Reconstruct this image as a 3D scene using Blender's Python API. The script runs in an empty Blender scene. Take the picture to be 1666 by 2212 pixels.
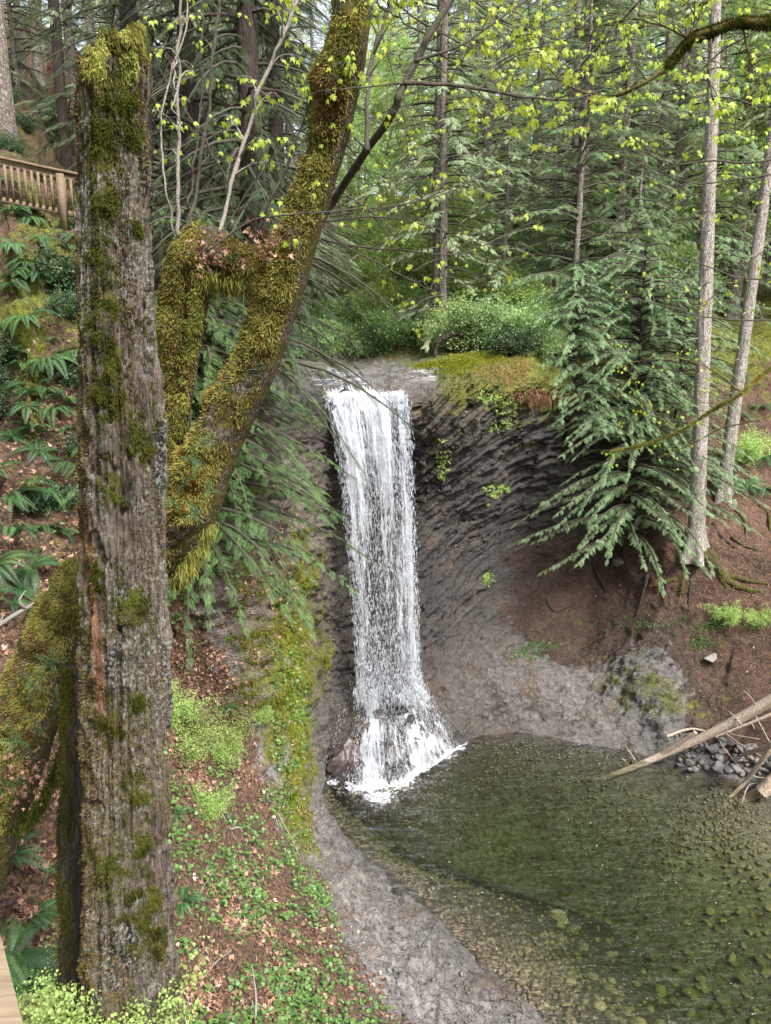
import bpy, math, random
import numpy as np
from mathutils import Vector, Matrix
from mathutils.bvhtree import BVHTree
random.seed(7)
S = bpy.context.scene
C = S.collection
# ------------------------------------------------------------------ camera / world / sun
H = 11.0
PITCH = math.radians(12.5)
FPX = 1671.0            # focal length for a 1666 x 2212 picture
cam_d = bpy.data.cameras.new('camera')
cam = bpy.data.objects.new('camera', cam_d); C.objects.link(cam)
cam.location = (0, 0, H)
cam.rotation_euler = (math.pi/2 - PITCH, 0, 0)
cam_d.sensor_fit = 'VERTICAL'; cam_d.sensor_height = 36.0
cam_d.lens = 36.0*FPX/2212.0
cam_d.clip_start = 0.05; cam_d.clip_end = 600
S.camera = cam
SUN_EL, SUN_AZ = math.radians(50), math.radians(142)   # azimuth clockwise from +Y
w = bpy.data.worlds.new('World'); S.world = w; w.use_nodes = True
nt = w.node_tree; nt.nodes.clear()
sky = nt.nodes.new('ShaderNodeTexSky'); sky.sky_type = 'NISHITA'; sky.sun_disc = False
sky.sun_elevation = SUN_EL; sky.sun_rotation = SUN_AZ; sky.dust_density = 3.0; sky.ozone_density = 0.6
hs = nt.nodes.new('ShaderNodeHueSaturation'); hs.inputs['Saturation'].default_value = 0.38
bg = nt.nodes.new('ShaderNodeBackground'); bg.inputs['Strength'].default_value = 0.15
out = nt.nodes.new('ShaderNodeOutputWorld')
nt.links.new(sky.outputs[0], hs.inputs['Color']); nt.links.new(hs.outputs[0], bg.inputs[0]); nt.links.new(bg.outputs[0], out.inputs[0])
sun_d = bpy.data.lights.new('sun', 'SUN'); sun_d.energy = 2.4; sun_d.angle = math.radians(12); sun_d.color = (1, .955, .88)
sun = bpy.data.objects.new('sun', sun_d); C.objects.link(sun)
sdir = Vector((math.sin(SUN_AZ)*math.cos(SUN_EL), math.cos(SUN_AZ)*math.cos(SUN_EL), math.sin(SUN_EL)))
sun.rotation_euler = (-sdir).to_track_quat('-Z', 'Y').to_euler()
sun.location = sdir*50
S.view_settings.view_transform = 'Standard'; S.view_settings.look = 'None'
S.view_settings.exposure = 1.5; S.view_settings.gamma = 1.0
S.render.engine = 'CYCLES'
S.cycles.max_bounces = 8; S.cycles.diffuse_bounces = 3; S.cycles.glossy_bounces = 3
S.cycles.transmission_bounces = 4; S.cycles.transparent_max_bounces = 14; S.cycles.volume_bounces = 0
# ------------------------------------------------------------------ helpers
cP, sP = math.cos(PITCH), math.sin(PITCH)
def ray(u, v):
    a = (u-833.0)/FPX; b = (1106.0-v)/FPX
    return np.array([a, cP + b*sP, -sP + b*cP])
def P(u, v, Y):
    d = ray(u, v); k = Y/d[1]
    return np.array([d[0]*k, Y, H + d[2]*k])
def W(u, v, z=0.0):
    d = ray(u, v); k = (z-H)/d[2]
    return np.array([d[0]*k, d[1]*k, z])
def PXM(Y, v=1106):                       # metres per picture pixel (1666 wide) at forward distance Y
    return Y/ray(833, v)[1]/FPX
def _h(ix, iy, iz, seed):
    n = (ix*374761393 + iy*668265263 + iz*2147483647 + seed*1274126177) & 0xffffffff
    n = ((n ^ (n >> 13))*1274126177) & 0xffffffff
    n = ((n ^ (n >> 16))*2246822519) & 0xffffffff
    return ((n ^ (n >> 13)) & 0xffffff)/float(0xffffff)
def vn(p, seed=0):
    p = np.asarray(p, float)
    i = np.floor(p).astype(np.int64); f = p-i; f = f*f*(3-2*f)
    x, y, z = i[:, 0], i[:, 1], i[:, 2]; r = 0
    for dx in (0, 1):
        wx = f[:, 0] if dx else 1-f[:, 0]
        for dy in (0, 1):
            wy = f[:, 1] if dy else 1-f[:, 1]
            for dz in (0, 1):
                wz = f[:, 2] if dz else 1-f[:, 2]
                r = r + wx*wy*wz*_h(x+dx, y+dy, z+dz, seed)
    return r*2-1
def fbm(p, o=4, seed=0, gain=.5):
    p = np.asarray(p, float); r = np.zeros(len(p)); a = 1
    for k in range(o):
        r += a*vn(p*(2.03**k)+k*17.3, seed+k); a *= gain
    return r
def sst(x, a, b):
    t = np.clip((x-a)/(b-a), 0, 1); return t*t*(3-2*t)
def norm(v): return v/np.maximum(np.linalg.norm(v, axis=-1, keepdims=True), 1e-9)
def tris(Q):
    Q = np.asarray(Q)
    return np.vstack([Q[:, [0, 1, 2]], Q[:, [0, 2, 3]]]) if len(Q) else np.zeros((0, 3), int)
def setprops(o, label=None, cat=None, group=None, kind=None):
    if label: o['label'] = label
    if cat: o['category'] = cat
    if group: o['group'] = group
    if kind: o['kind'] = kind
    return o
def mesh(name, V, F, mat, attrs=None, uv=None, smooth=True):
    V = np.asarray(V, np.float32); F = np.asarray(F, np.int32)
    me = bpy.data.meshes.new(name); k = F.shape[1]
    me.vertices.add(len(V)); me.vertices.foreach_set('co', V.ravel())
    me.loops.add(F.size); me.loops.foreach_set('vertex_index', F.ravel())
    me.polygons.add(len(F)); me.polygons.foreach_set('loop_start', np.arange(0, F.size, k, dtype=np.int32))
    me.polygons.foreach_set('loop_total', np.full(len(F), k, np.int32))
    if smooth: me.polygons.foreach_set('use_smooth', np.ones(len(F), bool))
    for a, d in (attrs or {}).items():
        at = me.attributes.new(a, 'FLOAT', 'POINT'); at.data.foreach_set('value', np.asarray(d, np.float32))
    if uv is not None:
        l = me.uv_layers.new(name='UVMap'); l.data.foreach_set('uv', np.asarray(uv, np.float32)[F.ravel()].ravel())
    me.update(calc_edges=True)
    if mat: me.materials.append(mat)
    return me
def link(name, me, parent=None, loc=None, rot=None, scale=None):
    o = bpy.data.objects.new(name, me); C.objects.link(o)
    if parent: o.parent = parent
    if loc is not None: o.location = tuple(loc)
    if rot is not None: o.rotation_euler = rot
    if scale is not None: o.scale = (scale,)*3 if isinstance(scale, (int, float)) else scale
    return o
def empty(name, loc, label, cat, group=None, kind=None, rot=None, scale=None):
    o = link(name, None, None, loc, rot, scale); o.empty_display_size = .2
    return setprops(o, label, cat, group, kind)
def copy_tree(o, loc, rz=0, scale=1, label=None, tilt=(0, 0)):
    c = o.copy(); C.objects.link(c); c.location = tuple(loc); c.rotation_euler = (tilt[0], tilt[1], rz)
    c.scale = (scale,)*3 if isinstance(scale, (int, float)) else scale
    if label: c['label'] = label
    for ch in o.children:
        d = ch.copy(); C.objects.link(d); d.parent = c
        for g in ch.children:
            e = g.copy(); C.objects.link(e); e.parent = d
    return c
class MB:
    def __init__(s): s.V = []; s.F = []; s.A = []; s.n = 0
    def add(s, V, F, r=0.5):
        V = np.asarray(V, float); F = np.asarray(F)
        if len(V) == 0: return
        if F.shape[1] == 4: F = tris(F)
        s.V.append(V); s.F.append(F+s.n); s.n += len(V)
        s.A.append(np.full(len(V), r) if np.isscalar(r) else np.asarray(r))
    def mesh(s, name, mat, smooth=True):
        return mesh(name, np.vstack(s.V), np.vstack(s.F), mat, {'rnd': np.concatenate(s.A)}, smooth=smooth)
    def obj(s, name, mat, parent=None, smooth=True, origin=None):
        if origin is not None: s.V = [v-np.asarray(origin) for v in s.V]
        return link(name, s.mesh(name, mat, smooth), parent, origin if parent is None else None)
def crom(pts, n):
    pts = np.asarray(pts, float); m = len(pts)
    if m == 2: t = np.linspace(0, 1, n)[:, None]; return pts[0]*(1-t)+pts[1]*t
    e = np.vstack([2*pts[0]-pts[1], pts, 2*pts[-1]-pts[-2]]); o = []
    for q in np.linspace(0, m-1, n):
        i = min(int(q), m-2); t = q-i; a, b, c, d = e[i], e[i+1], e[i+2], e[i+3]
        o.append(.5*((2*b)+(c-a)*t+(2*a-5*b+4*c-d)*t*t+(3*b-3*c+d-a)*t**3))
    return np.array(o)
def tube(pts, rad, seg=8, n=None, cap=True):
    """returns V, Q, centre per vertex, radial normal, s (0..1), theta"""
    if n is None: n = max(2, (len(pts)-1)*4+1)
    pr = crom(np.hstack([np.asarray(pts, float), np.asarray(rad, float).reshape(-1, 1)]), n)
    c = pr[:, :3]; r = np.maximum(pr[:, 3], 1e-4)
    t = norm(np.gradient(c, axis=0)); u = np.zeros_like(t)
    a = np.array([0, 1, 0]) if abs(t[0][1]) < .8 else np.array([1, 0, 0])
    for i in range(n):
        x = a - t[i]*np.dot(a, t[i]); a = x/np.linalg.norm(x); u[i] = a
    v = np.cross(t, u); th = np.linspace(0, 2*math.pi, seg, endpoint=False)
    N = u[:, None]*np.cos(th)[None, :, None] + v[:, None]*np.sin(th)[None, :, None]
    V = c[:, None]+N*r[:, None, None]
    i = np.arange(n-1)[:, None]; j = np.arange(seg)[None]; j2 = (j+1) % seg
    Q = np.stack([i*seg+j, i*seg+j2, (i+1)*seg+j2, (i+1)*seg+j], -1).reshape(-1, 4)
    V = V.reshape(-1, 3); N = N.reshape(-1, 3)
    cc = np.repeat(c, seg, 0); s = np.repeat(np.linspace(0, 1, n), seg); tt = np.tile(th, n)
    if cap:
        T = []
        k = len(V); V = np.vstack([V, c[0], c[-1]]); N = np.vstack([N, -t[0], t[-1]]); cc = np.vstack([cc, c[0], c[-1]])
        s = np.append(s, [0, 1]); tt = np.append(tt, [0, 0])
        for q in range(seg):
            T.append([k, (q+1) % seg, q]); T.append([k+1, (n-1)*seg+q, (n-1)*seg+(q+1) % seg])
        F = np.vstack([tris(Q), T])
    else: F = tris(Q)
    return V, F, cc, N, s, tt
def frames(d, up):
    """X axis along d, Z close to up"""
    x = norm(np.asarray(d, float)); z = np.asarray(up, float)*np.ones_like(x)
    y = np.cross(z, x); b = np.linalg.norm(y, axis=1) < 1e-3
    y[b] = np.cross(np.array([0, 1, .1]), x[b]); y = norm(y); z = np.cross(x, y)
    return np.stack([x, y, z], -1)
def scatter(tv, tf, pos, fr, sc, rnd):
    """many copies of a template as one array"""
    pos = np.asarray(pos, float); N = len(pos); sc = np.asarray(sc, float)
    if sc.ndim == 1: sc = np.stack([sc]*3, -1)
    L = tv[None]*sc[:, None, :]
    V = np.einsum('nij,nkj->nki', fr, L)+pos[:, None]
    F = tf[None]+(np.arange(N)*len(tv))[:, None, None]
    return V.reshape(-1, 3), F.reshape(-1, 3), np.repeat(np.asarray(rnd, float), len(tv))
def kites(base, d, up, L, wd, bend=.15):
    """narrow 3-triangle blades: base (N,3), direction, face normal hint"""
    fr = frames(d, up); N = len(base)
    t = np.array([[0, 0, 0], [.45, .5, 0], [.45, -.5, 0], [1, 0, -bend]]); f = np.array([[0, 2, 1], [1, 2, 3]])
    return scatter(t, f, base, fr, np.stack([L, wd, L], -1), np.zeros(N))[:2]
rs = np.random.RandomState(11)
# ------------------------------------------------------------------ materials
def newmat(name):
    m = bpy.data.materials.new(name); m.use_nodes = True; m.node_tree.nodes.clear(); return m, m.node_tree
class NT:
    def __init__(s, name):
        s.m, s.t = newmat(name); s.out = s.n('ShaderNodeOutputMaterial')
    def n(s, ty, **k):
        x = s.t.nodes.new(ty)
        for a, b in k.items(): setattr(x, a, b)
        return x
    def set(s, sock, v):
        if isinstance(v, bpy.types.NodeSocket): s.t.links.new(v, sock)
        elif v is not None: sock.default_value = v
    def obj(s): return s.n('ShaderNodeTexCoord').outputs['Object']
    def attr(s, a): return s.n('ShaderNodeAttribute', attribute_name=a).outputs['Fac']
    def map(s, v, sc): x = s.n('ShaderNodeMapping'); s.set(x.inputs['Vector'], v); x.inputs['Scale'].default_value = sc; return x.outputs[0]
    def noise(s, v, sc, det=4, rough=.6, dist=0):
        x = s.n('ShaderNodeTexNoise'); s.set(x.inputs['Vector'], v); x.inputs['Scale'].default_value = sc; x.inputs['Detail'].default_value = det
        x.inputs['Roughness'].default_value = rough; x.inputs['Distortion'].default_value = dist; return x.outputs['Fac']
    def vor(s, v, sc, feat='F1', o='Distance'):
        x = s.n('ShaderNodeTexVoronoi', feature=feat); s.set(x.inputs['Vector'], v); x.inputs['Scale'].default_value = sc; return x.outputs[o]
    def math(s, op, a, b=0.5, clamp=False):
        x = s.n('ShaderNodeMath', operation=op, use_clamp=clamp); s.set(x.inputs[0], a); s.set(x.inputs[1], b); return x.outputs[0]
    def ramp(s, f, a, b, c=0., d=1.):
        x = s.n('ShaderNodeMapRange', interpolation_type='SMOOTHSTEP'); s.set(x.inputs[0], f)
        for i, q in enumerate((a, b, c, d)): x.inputs[i+1].default_value = q
        return x.outputs[0]
    def mix(s, f, a, b, bl='MIX'):
        x = s.n('ShaderNodeMix', data_type='RGBA', blend_type=bl); s.set(x.inputs[0], f)
        s.set(x.inputs[6], a if isinstance(a, bpy.types.NodeSocket) else (*a, 1)); s.set(x.inputs[7], b if isinstance(b, bpy.types.NodeSocket) else (*b, 1))
        return x.outputs[2]
    def bump(s, h, st=.5, d=.02, nrm=None):
        x = s.n('ShaderNodeBump'); s.set(x.inputs['Height'], h); s.set(x.inputs['Strength'], st); x.inputs['Distance'].default_value = d
        if nrm: s.set(x.inputs['Normal'], nrm)
        return x.outputs[0]
    def pbsdf(s, col, rough=.7, nrm=None, spec=.5):
        x = s.n('ShaderNodeBsdfPrincipled'); s.set(x.inputs['Base Color'], col if isinstance(col, bpy.types.NodeSocket) else (*col, 1))
        s.set(x.inputs['Roughness'], rough); s.set(x.inputs['Specular IOR Level'], spec)
        if nrm: s.set(x.inputs['Normal'], nrm)
        return x
    def fin(s, sh, vol=None):
        s.t.links.new(sh, s.out.inputs[0])
        if vol: s.t.links.new(vol, s.out.inputs[1])
        return s.m
def leafmat(name, c1, c2, trans=.35, rough=.55, c3=None, gloss=.06, perobj=.15):
    k = NT(name); r = k.attr('rnd'); col = k.mix(r, c1, c2)
    if c3: col = k.mix(k.ramp(r, .86, .93), col, c3)
    oi = k.n('ShaderNodeObjectInfo').outputs['Random']
    h = k.n('ShaderNodeHueSaturation'); k.set(h.inputs['Color'], col)
    k.set(h.inputs['Value'], k.ramp(oi, 0, 1, 1-perobj, 1+perobj)); h.inputs['Hue'].default_value = .5
    k.set(h.inputs['Hue'], k.ramp(oi, 0, 1, .49, .512))
    d = k.n('ShaderNodeBsdfDiffuse'); k.set(d.inputs[0], h.outputs[0])
    t = k.n('ShaderNodeBsdfTranslucent'); t2 = k.mix(.5, h.outputs[0], (.9, 1, .35), 'MULTIPLY'); k.set(t.inputs[0], h.outputs[0])
    m = k.n('ShaderNodeMixShader'); m.inputs[0].default_value = trans; k.t.links.new(d.outputs[0], m.inputs[1]); k.t.links.new(t.outputs[0], m.inputs[2])
    g = k.n('ShaderNodeBsdfGlossy'); g.inputs['Roughness'].default_value = rough; g.inputs[0].default_value = (.9, .95, 1, 1)
    m2 = k.n('ShaderNodeMixShader'); m2.inputs[0].default_value = gloss; k.t.links.new(m.outputs[0], m2.inputs[1]); k.t.links.new(g.outputs[0], m2.inputs[2])
    return k.fin(m2.outputs[0])
M = {}
M['cedar'] = leafmat('cedar_foliage', (.17, .28, .12), (.34, .48, .24), .45, c3=(.36, .47, .24), gloss=.03)
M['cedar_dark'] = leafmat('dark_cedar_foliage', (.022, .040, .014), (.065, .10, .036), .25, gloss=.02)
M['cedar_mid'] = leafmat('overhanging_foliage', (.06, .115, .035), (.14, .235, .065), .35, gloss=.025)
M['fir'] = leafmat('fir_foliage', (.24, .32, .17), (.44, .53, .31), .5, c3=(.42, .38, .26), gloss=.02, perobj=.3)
M['maple'] = leafmat('maple_leaf', (.42, .56, .05), (.62, .74, .10), .6, gloss=.03, perobj=.1)
M['young'] = leafmat('young_leaf', (.30, .42, .11), (.52, .65, .21), .55, gloss=.03, perobj=.2)
M['shrub'] = leafmat('shrub_leaf', (.19, .31, .10), (.36, .52, .19), .45, gloss=.05, perobj=.2)
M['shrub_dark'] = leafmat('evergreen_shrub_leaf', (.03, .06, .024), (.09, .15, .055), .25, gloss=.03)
M['fern'] = leafmat('fern_frond', (.035, .095, .03), (.10, .20, .06), .35, gloss=.03)
M['herb'] = leafmat('herb_leaf', (.05, .14, .035), (.20, .37, .075), .4, gloss=.04)
M['litter'] = leafmat('dead_leaf', (.16, .08, .05), (.52, .31, .21), .2, c3=(.62, .46, .36), gloss=.03)
M['needles'] = leafmat('dead_frond', (.10, .045, .02), (.22, .12, .06), .1, gloss=.02)
M['moss'] = leafmat('moss_strand', (.13, .13, .03), (.46, .46, .13), .35, c3=(.27, .17, .04), gloss=.0)
M['moss_brown'] = leafmat('brown_moss_strand', (.055, .038, .015), (.23, .165, .06), .25, gloss=.0)
M['moss_dark'] = leafmat('dark_moss_strand', (.03, .035, .008), (.10, .11, .02), .25, gloss=.0)
M['moss_ground'] = leafmat('ground_moss', (.13, .16, .015), (.30, .33, .04), .3, gloss=.0)
M['straw'] = leafmat('dry_grass', (.20, .15, .04), (.42, .33, .12), .3, gloss=.02)
def barkmat(name, dark, light, lich=None, lamt=.0, sc=1.0, moss=None, mamt=0, bumpd=.02):
    k = NT(name); o = k.obj(); st = k.map(o, (9*sc, 9*sc, 1.2*sc))
    n1 = k.noise(st, 3, 8, .65, .4); n2 = k.noise(o, 7*sc, 6, .7); v = k.vor(k.map(o, (14*sc, 14*sc, 2.6*sc)), 1.6, 'DISTANCE_TO_EDGE')
    cr = k.ramp(v, .0, .14); f = k.math('MULTIPLY', k.ramp(n1, .3, .7), cr)
    col = k.mix(f, dark, light)
    if lich: col = k.mix(k.math('MULTIPLY', k.ramp(k.noise(o, 26*sc, 5, .75), .5, .6), k.ramp(n2, .5-lamt*.4, .62-lamt*.4)), col, lich)
    if moss: col = k.mix(k.ramp(k.noise(o, 4*sc, 5, .7), .62-mamt*.3, .7-mamt*.3), col, moss)
    h = k.math('ADD', k.math('MULTIPLY', f, 1.0), k.math('MULTIPLY', n2, .5))
    return k.fin(k.pbsdf(col, .85, k.bump(h, .9, bumpd), .25).outputs[0])
M['bark'] = barkmat('conifer_bark', (.09, .072, .06), (.29, .245, .21), (.38, .36, .33), .3, .7)
M['bark_pale'] = barkmat('pale_bark', (.16, .135, .115), (.40, .36, .32), (.52, .50, .47), .4, .9)
M['bark_dark'] = barkmat('dark_bark', (.03, .024, .02), (.10, .08, .065), None, 0, 1)
M['bark_moss'] = barkmat('mossy_bark', (.04, .03, .02), (.16, .12, .09), (.22, .21, .17), .3, 2, (.085, .075, .015), .6)
M['stick'] = barkmat('twig_bark', (.05, .045, .035), (.16, .145, .11), None, 0, 6, None, 0, .004)
M['stick_pale'] = barkmat('pale_twig_bark', (.25, .23, .20), (.48, .45, .40), None, 0, 6, None, 0, .004)
M['twig_moss'] = barkmat('mossy_twig', (.05, .04, .02), (.17, .15, .05), None, 0, 6, (.16, .15, .03), .4, .004)
M['log'] = barkmat('bleached_log', (.40, .31, .24), (.80, .71, .62), (.42, .30, .17), .2, 1.6)
M['red_wood'] = barkmat('rotten_red_wood', (.10, .03, .02), (.30, .10, .06), None, 0, 2)
def snagmat():
    k = NT('weathered_snag_wood'); o = k.obj()
    gr = k.noise(k.map(o, (34, 34, 1.3)), 1.6, 8, .7, .3); gr2 = k.noise(k.map(o, (80, 80, 3)), 1.5, 6, .6)
    base = k.mix(k.ramp(gr, .34, .66), (.035, .027, .022), (.17, .135, .11)); base = k.mix(k.math('MULTIPLY', k.ramp(gr2, .5, .75), .6), base, (.29, .26, .235))
    sx = k.n('ShaderNodeSeparateXYZ'); k.set(sx.inputs[0], o)
    char = k.ramp(k.noise(k.map(o, (3.5, 3.5, .9)), 1.4, 5, .6), .54, .62); base = k.mix(k.math('MULTIPLY', char, .85), base, (.012, .011, .012))
    lz = k.noise(k.map(o, (1, 1, .6)), 2.2, 4, .6)
    fine = k.noise(o, 46, 6, .8)
    lich = k.math('MULTIPLY', k.ramp(fine, .5, .57), k.ramp(lz, .36, .55)); base = k.mix(lich, base, (.27, .28, .25))
    brn = k.math('MULTIPLY', k.ramp(k.noise(o, 38, 6, .8), .50, .56), k.ramp(k.noise(k.map(o, (1, 1, .5)), 3, 4, .6), .47, .58)); base = k.mix(brn, base, (.15, .125, .06))
    mo = k.ramp(k.math('ADD', k.attr('moss'), k.math('MULTIPLY', k.math('SUBTRACT', k.noise(o, 14, 5, .75), .5), 1.4)), .45, .62)
    base = k.mix(mo, base, (.085, .085, .022))
    red = k.attr('red'); base = k.mix(red, base, k.mix(k.ramp(gr, .3, .7), (.10, .045, .025), (.30, .16, .10)))
    h = k.math('ADD', k.math('ADD', k.math('MULTIPLY', gr, 1.3), k.math('MULTIPLY', fine, .8)), k.math('MULTIPLY', mo, .6))
    return k.fin(k.pbsdf(base, .9, k.bump(h, 1., .018), .15).outputs[0])
M['snag'] = snagmat()
def woodmat(name, a, b):
    k = NT(name); o = k.obj(); g = k.noise(k.map(o, (1.5, 14, 14)), 3, 6, .6, 1.2); n = k.noise(o, 25, 4)
    return k.fin(k.pbsdf(k.mix(k.ramp(g, .3, .7), a, b), .75, k.bump(k.math('ADD', g, k.math('MULTIPLY', n, .3)), .3, .004), .3).outputs[0])
M['wood'] = woodmat('fence_wood', (.11, .075, .05), (.23, .165, .115))
M['wood_near'] = woodmat('rail_wood', (.30, .22, .14), (.48, .37, .25))
def terrainmat():
    k = NT('gorge_ground'); o = k.obj()
    rock, moss, soil, wet, dark, tan, lit = [k.attr(a) for a in ('rock', 'moss', 'soil', 'wet', 'dark', 'tan', 'litter')]
    st = k.attr('strat'); cv = k.n('ShaderNodeCombineXYZ'); k.set(cv.inputs[2], st)
    sx = k.n('ShaderNodeSeparateXYZ'); k.set(sx.inputs[0], o)
    cv2 = k.n('ShaderNodeCombineXYZ'); k.set(cv2.inputs[0], k.math('MULTIPLY', sx.outputs[0], .45)); k.set(cv2.inputs[1], k.math('MULTIPLY', sx.outputs[1], .45)); k.set(cv2.inputs[2], k.math('MULTIPLY', st, 12.))
    band = k.noise(cv2.outputs[0], 2.4, 9, .68, .25)
    n1 = k.noise(o, 1.3, 6, .6); n2 = k.noise(o, 7, 7, .7); n3 = k.noise(o, 40, 4, .7)
    rk = k.mix(k.ramp(band, .36, .62), (.017, .016, .017), (.088, .080, .074))
    rk = k.mix(k.ramp(n1, .5, .75), rk, (.12, .088, .062))
    lt = k.mix(k.ramp(n2, .35, .65), (.14, .128, .12), (.38, .36, .345)); lt = k.mix(k.ramp(n3, .54, .70), lt, (.38, .35, .33))
    lt = k.mix(k.ramp(n1, .52, .7), lt, (.17, .125, .085))
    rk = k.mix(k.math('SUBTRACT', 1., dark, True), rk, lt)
    rk = k.mix(k.math('MULTIPLY', tan, k.ramp(n2, .42, .6)), rk, (.30, .22, .13))
    n4 = k.noise(o, 110, 3, .8)
    so = k.mix(k.ramp(n2, .3, .7), (.024, .016, .013), (.085, .050, .038)); so = k.mix(k.math('MULTIPLY', k.ramp(n3, .50, .66), k.ramp(n1, .40, .68)), so, (.21, .125, .09)); so = k.mix(k.math('MULTIPLY', k.ramp(n4, .60, .72), .6), so, (.33, .22, .17)); so = k.mix(k.math('MULTIPLY', k.ramp(n1, .5, .36), .6), so, (.030, .024, .016))
    rk = k.mix(k.math('MULTIPLY', k.ramp(n4, .56, .70), .55), rk, (.34, .31, .29)); rk = k.mix(k.math('MULTIPLY', k.ramp(n4, .46, .32), .6), rk, (.03, .026, .025))
    so = k.mix(k.math('MULTIPLY', lit, k.ramp(k.noise(o, 18, 5, .8), .45, .6)), so, (.27, .15, .085))
    br = k.math('MULTIPLY', k.math('SUBTRACT', k.noise(o, 3.2, 7, .75), .5), 1.5)
    col = k.mix(k.ramp(k.math('ADD', soil, br), .4, .6), rk, so)
    mc = k.mix(k.ramp(k.noise(o, 9, 5, .7), .3, .7), (.07, .085, .012), (.32, .33, .035)); mc = k.mix(k.ramp(k.noise(o, 60, 3, .7), .4, .65), k.mix(.6, mc, (.03, .045, .008)), mc)
    mf = k.ramp(k.math('ADD', moss, k.math('MULTIPLY', k.math('SUBTRACT', k.noise(o, 2.2, 8, .8), .5), 1.9)), .42, .6)
    col = k.mix(mf, col, mc)
    col = k.mix(k.math('MULTIPLY', wet, .45), col, (.02, .018, .018))
    dn = k.n('ShaderNodeTexNoise'); k.set(dn.inputs['Vector'], o); dn.inputs['Scale'].default_value = 1.6; dn.inputs['Detail'].default_value = 5; ov = k.n('ShaderNodeVectorMath', operation='MULTIPLY_ADD'); k.set(ov.inputs[0], dn.outputs['Color']); ov.inputs[1].default_value = (1.1, 1.1, 1.1); k.set(ov.inputs[2], o)
    vor = k.vor(k.map(ov.outputs[0], (1, 1.7, 1)), 1.5, 'DISTANCE_TO_EDGE'); cr = k.ramp(vor, 0, .035); col = k.mix(k.math('MULTIPLY', k.math('SUBTRACT', 1., cr), k.math('MULTIPLY', k.math('MULTIPLY', k.math('SUBTRACT', 1., soil, True), k.ramp(n1, .40, .58)), .65)), col, (.02, .018, .017))
    h = k.math('ADD', k.math('ADD', k.math('MULTIPLY', band, .9), n2), k.math('ADD', k.math('MULTIPLY', n3, .4), k.math('MULTIPLY', cr, .35)))
    ro = k.math('SUBTRACT', .9, k.math('MULTIPLY', wet, k.ramp(n2, .35, .58, .45, .80)), True); ro = k.math('MAXIMUM', ro, k.math('MULTIPLY', mf, .9))
    return k.fin(k.pbsdf(col, ro, k.bump(h, .9, .09), .45).outputs[0])
M['terrain'] = terrainmat()
def stonemat(name, a, b, wetr=.6):
    k = NT(name); o = k.obj(); r = k.attr('rnd'); n = k.noise(o, 9, 6, .7)
    oi = k.n('ShaderNodeObjectInfo').outputs['Random']
    col = k.mix(k.math('ADD', k.math('MULTIPLY', k.ramp(n, .3, .7), .5), k.math('MULTIPLY', oi, .5)), a, b)
    return k.fin(k.pbsdf(col, wetr, k.bump(n, .6, .02), .5).outputs[0])
M['stone'] = stonemat('grey_stone', (.05, .048, .046), (.20, .19, .175))
M['pebble'] = stonemat('pool_pebble', (.10, .085, .065), (.46, .38, .28))
M['boulder'] = stonemat('wet_boulder', (.022, .017, .016), (.085, .065, .058), .45)
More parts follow.
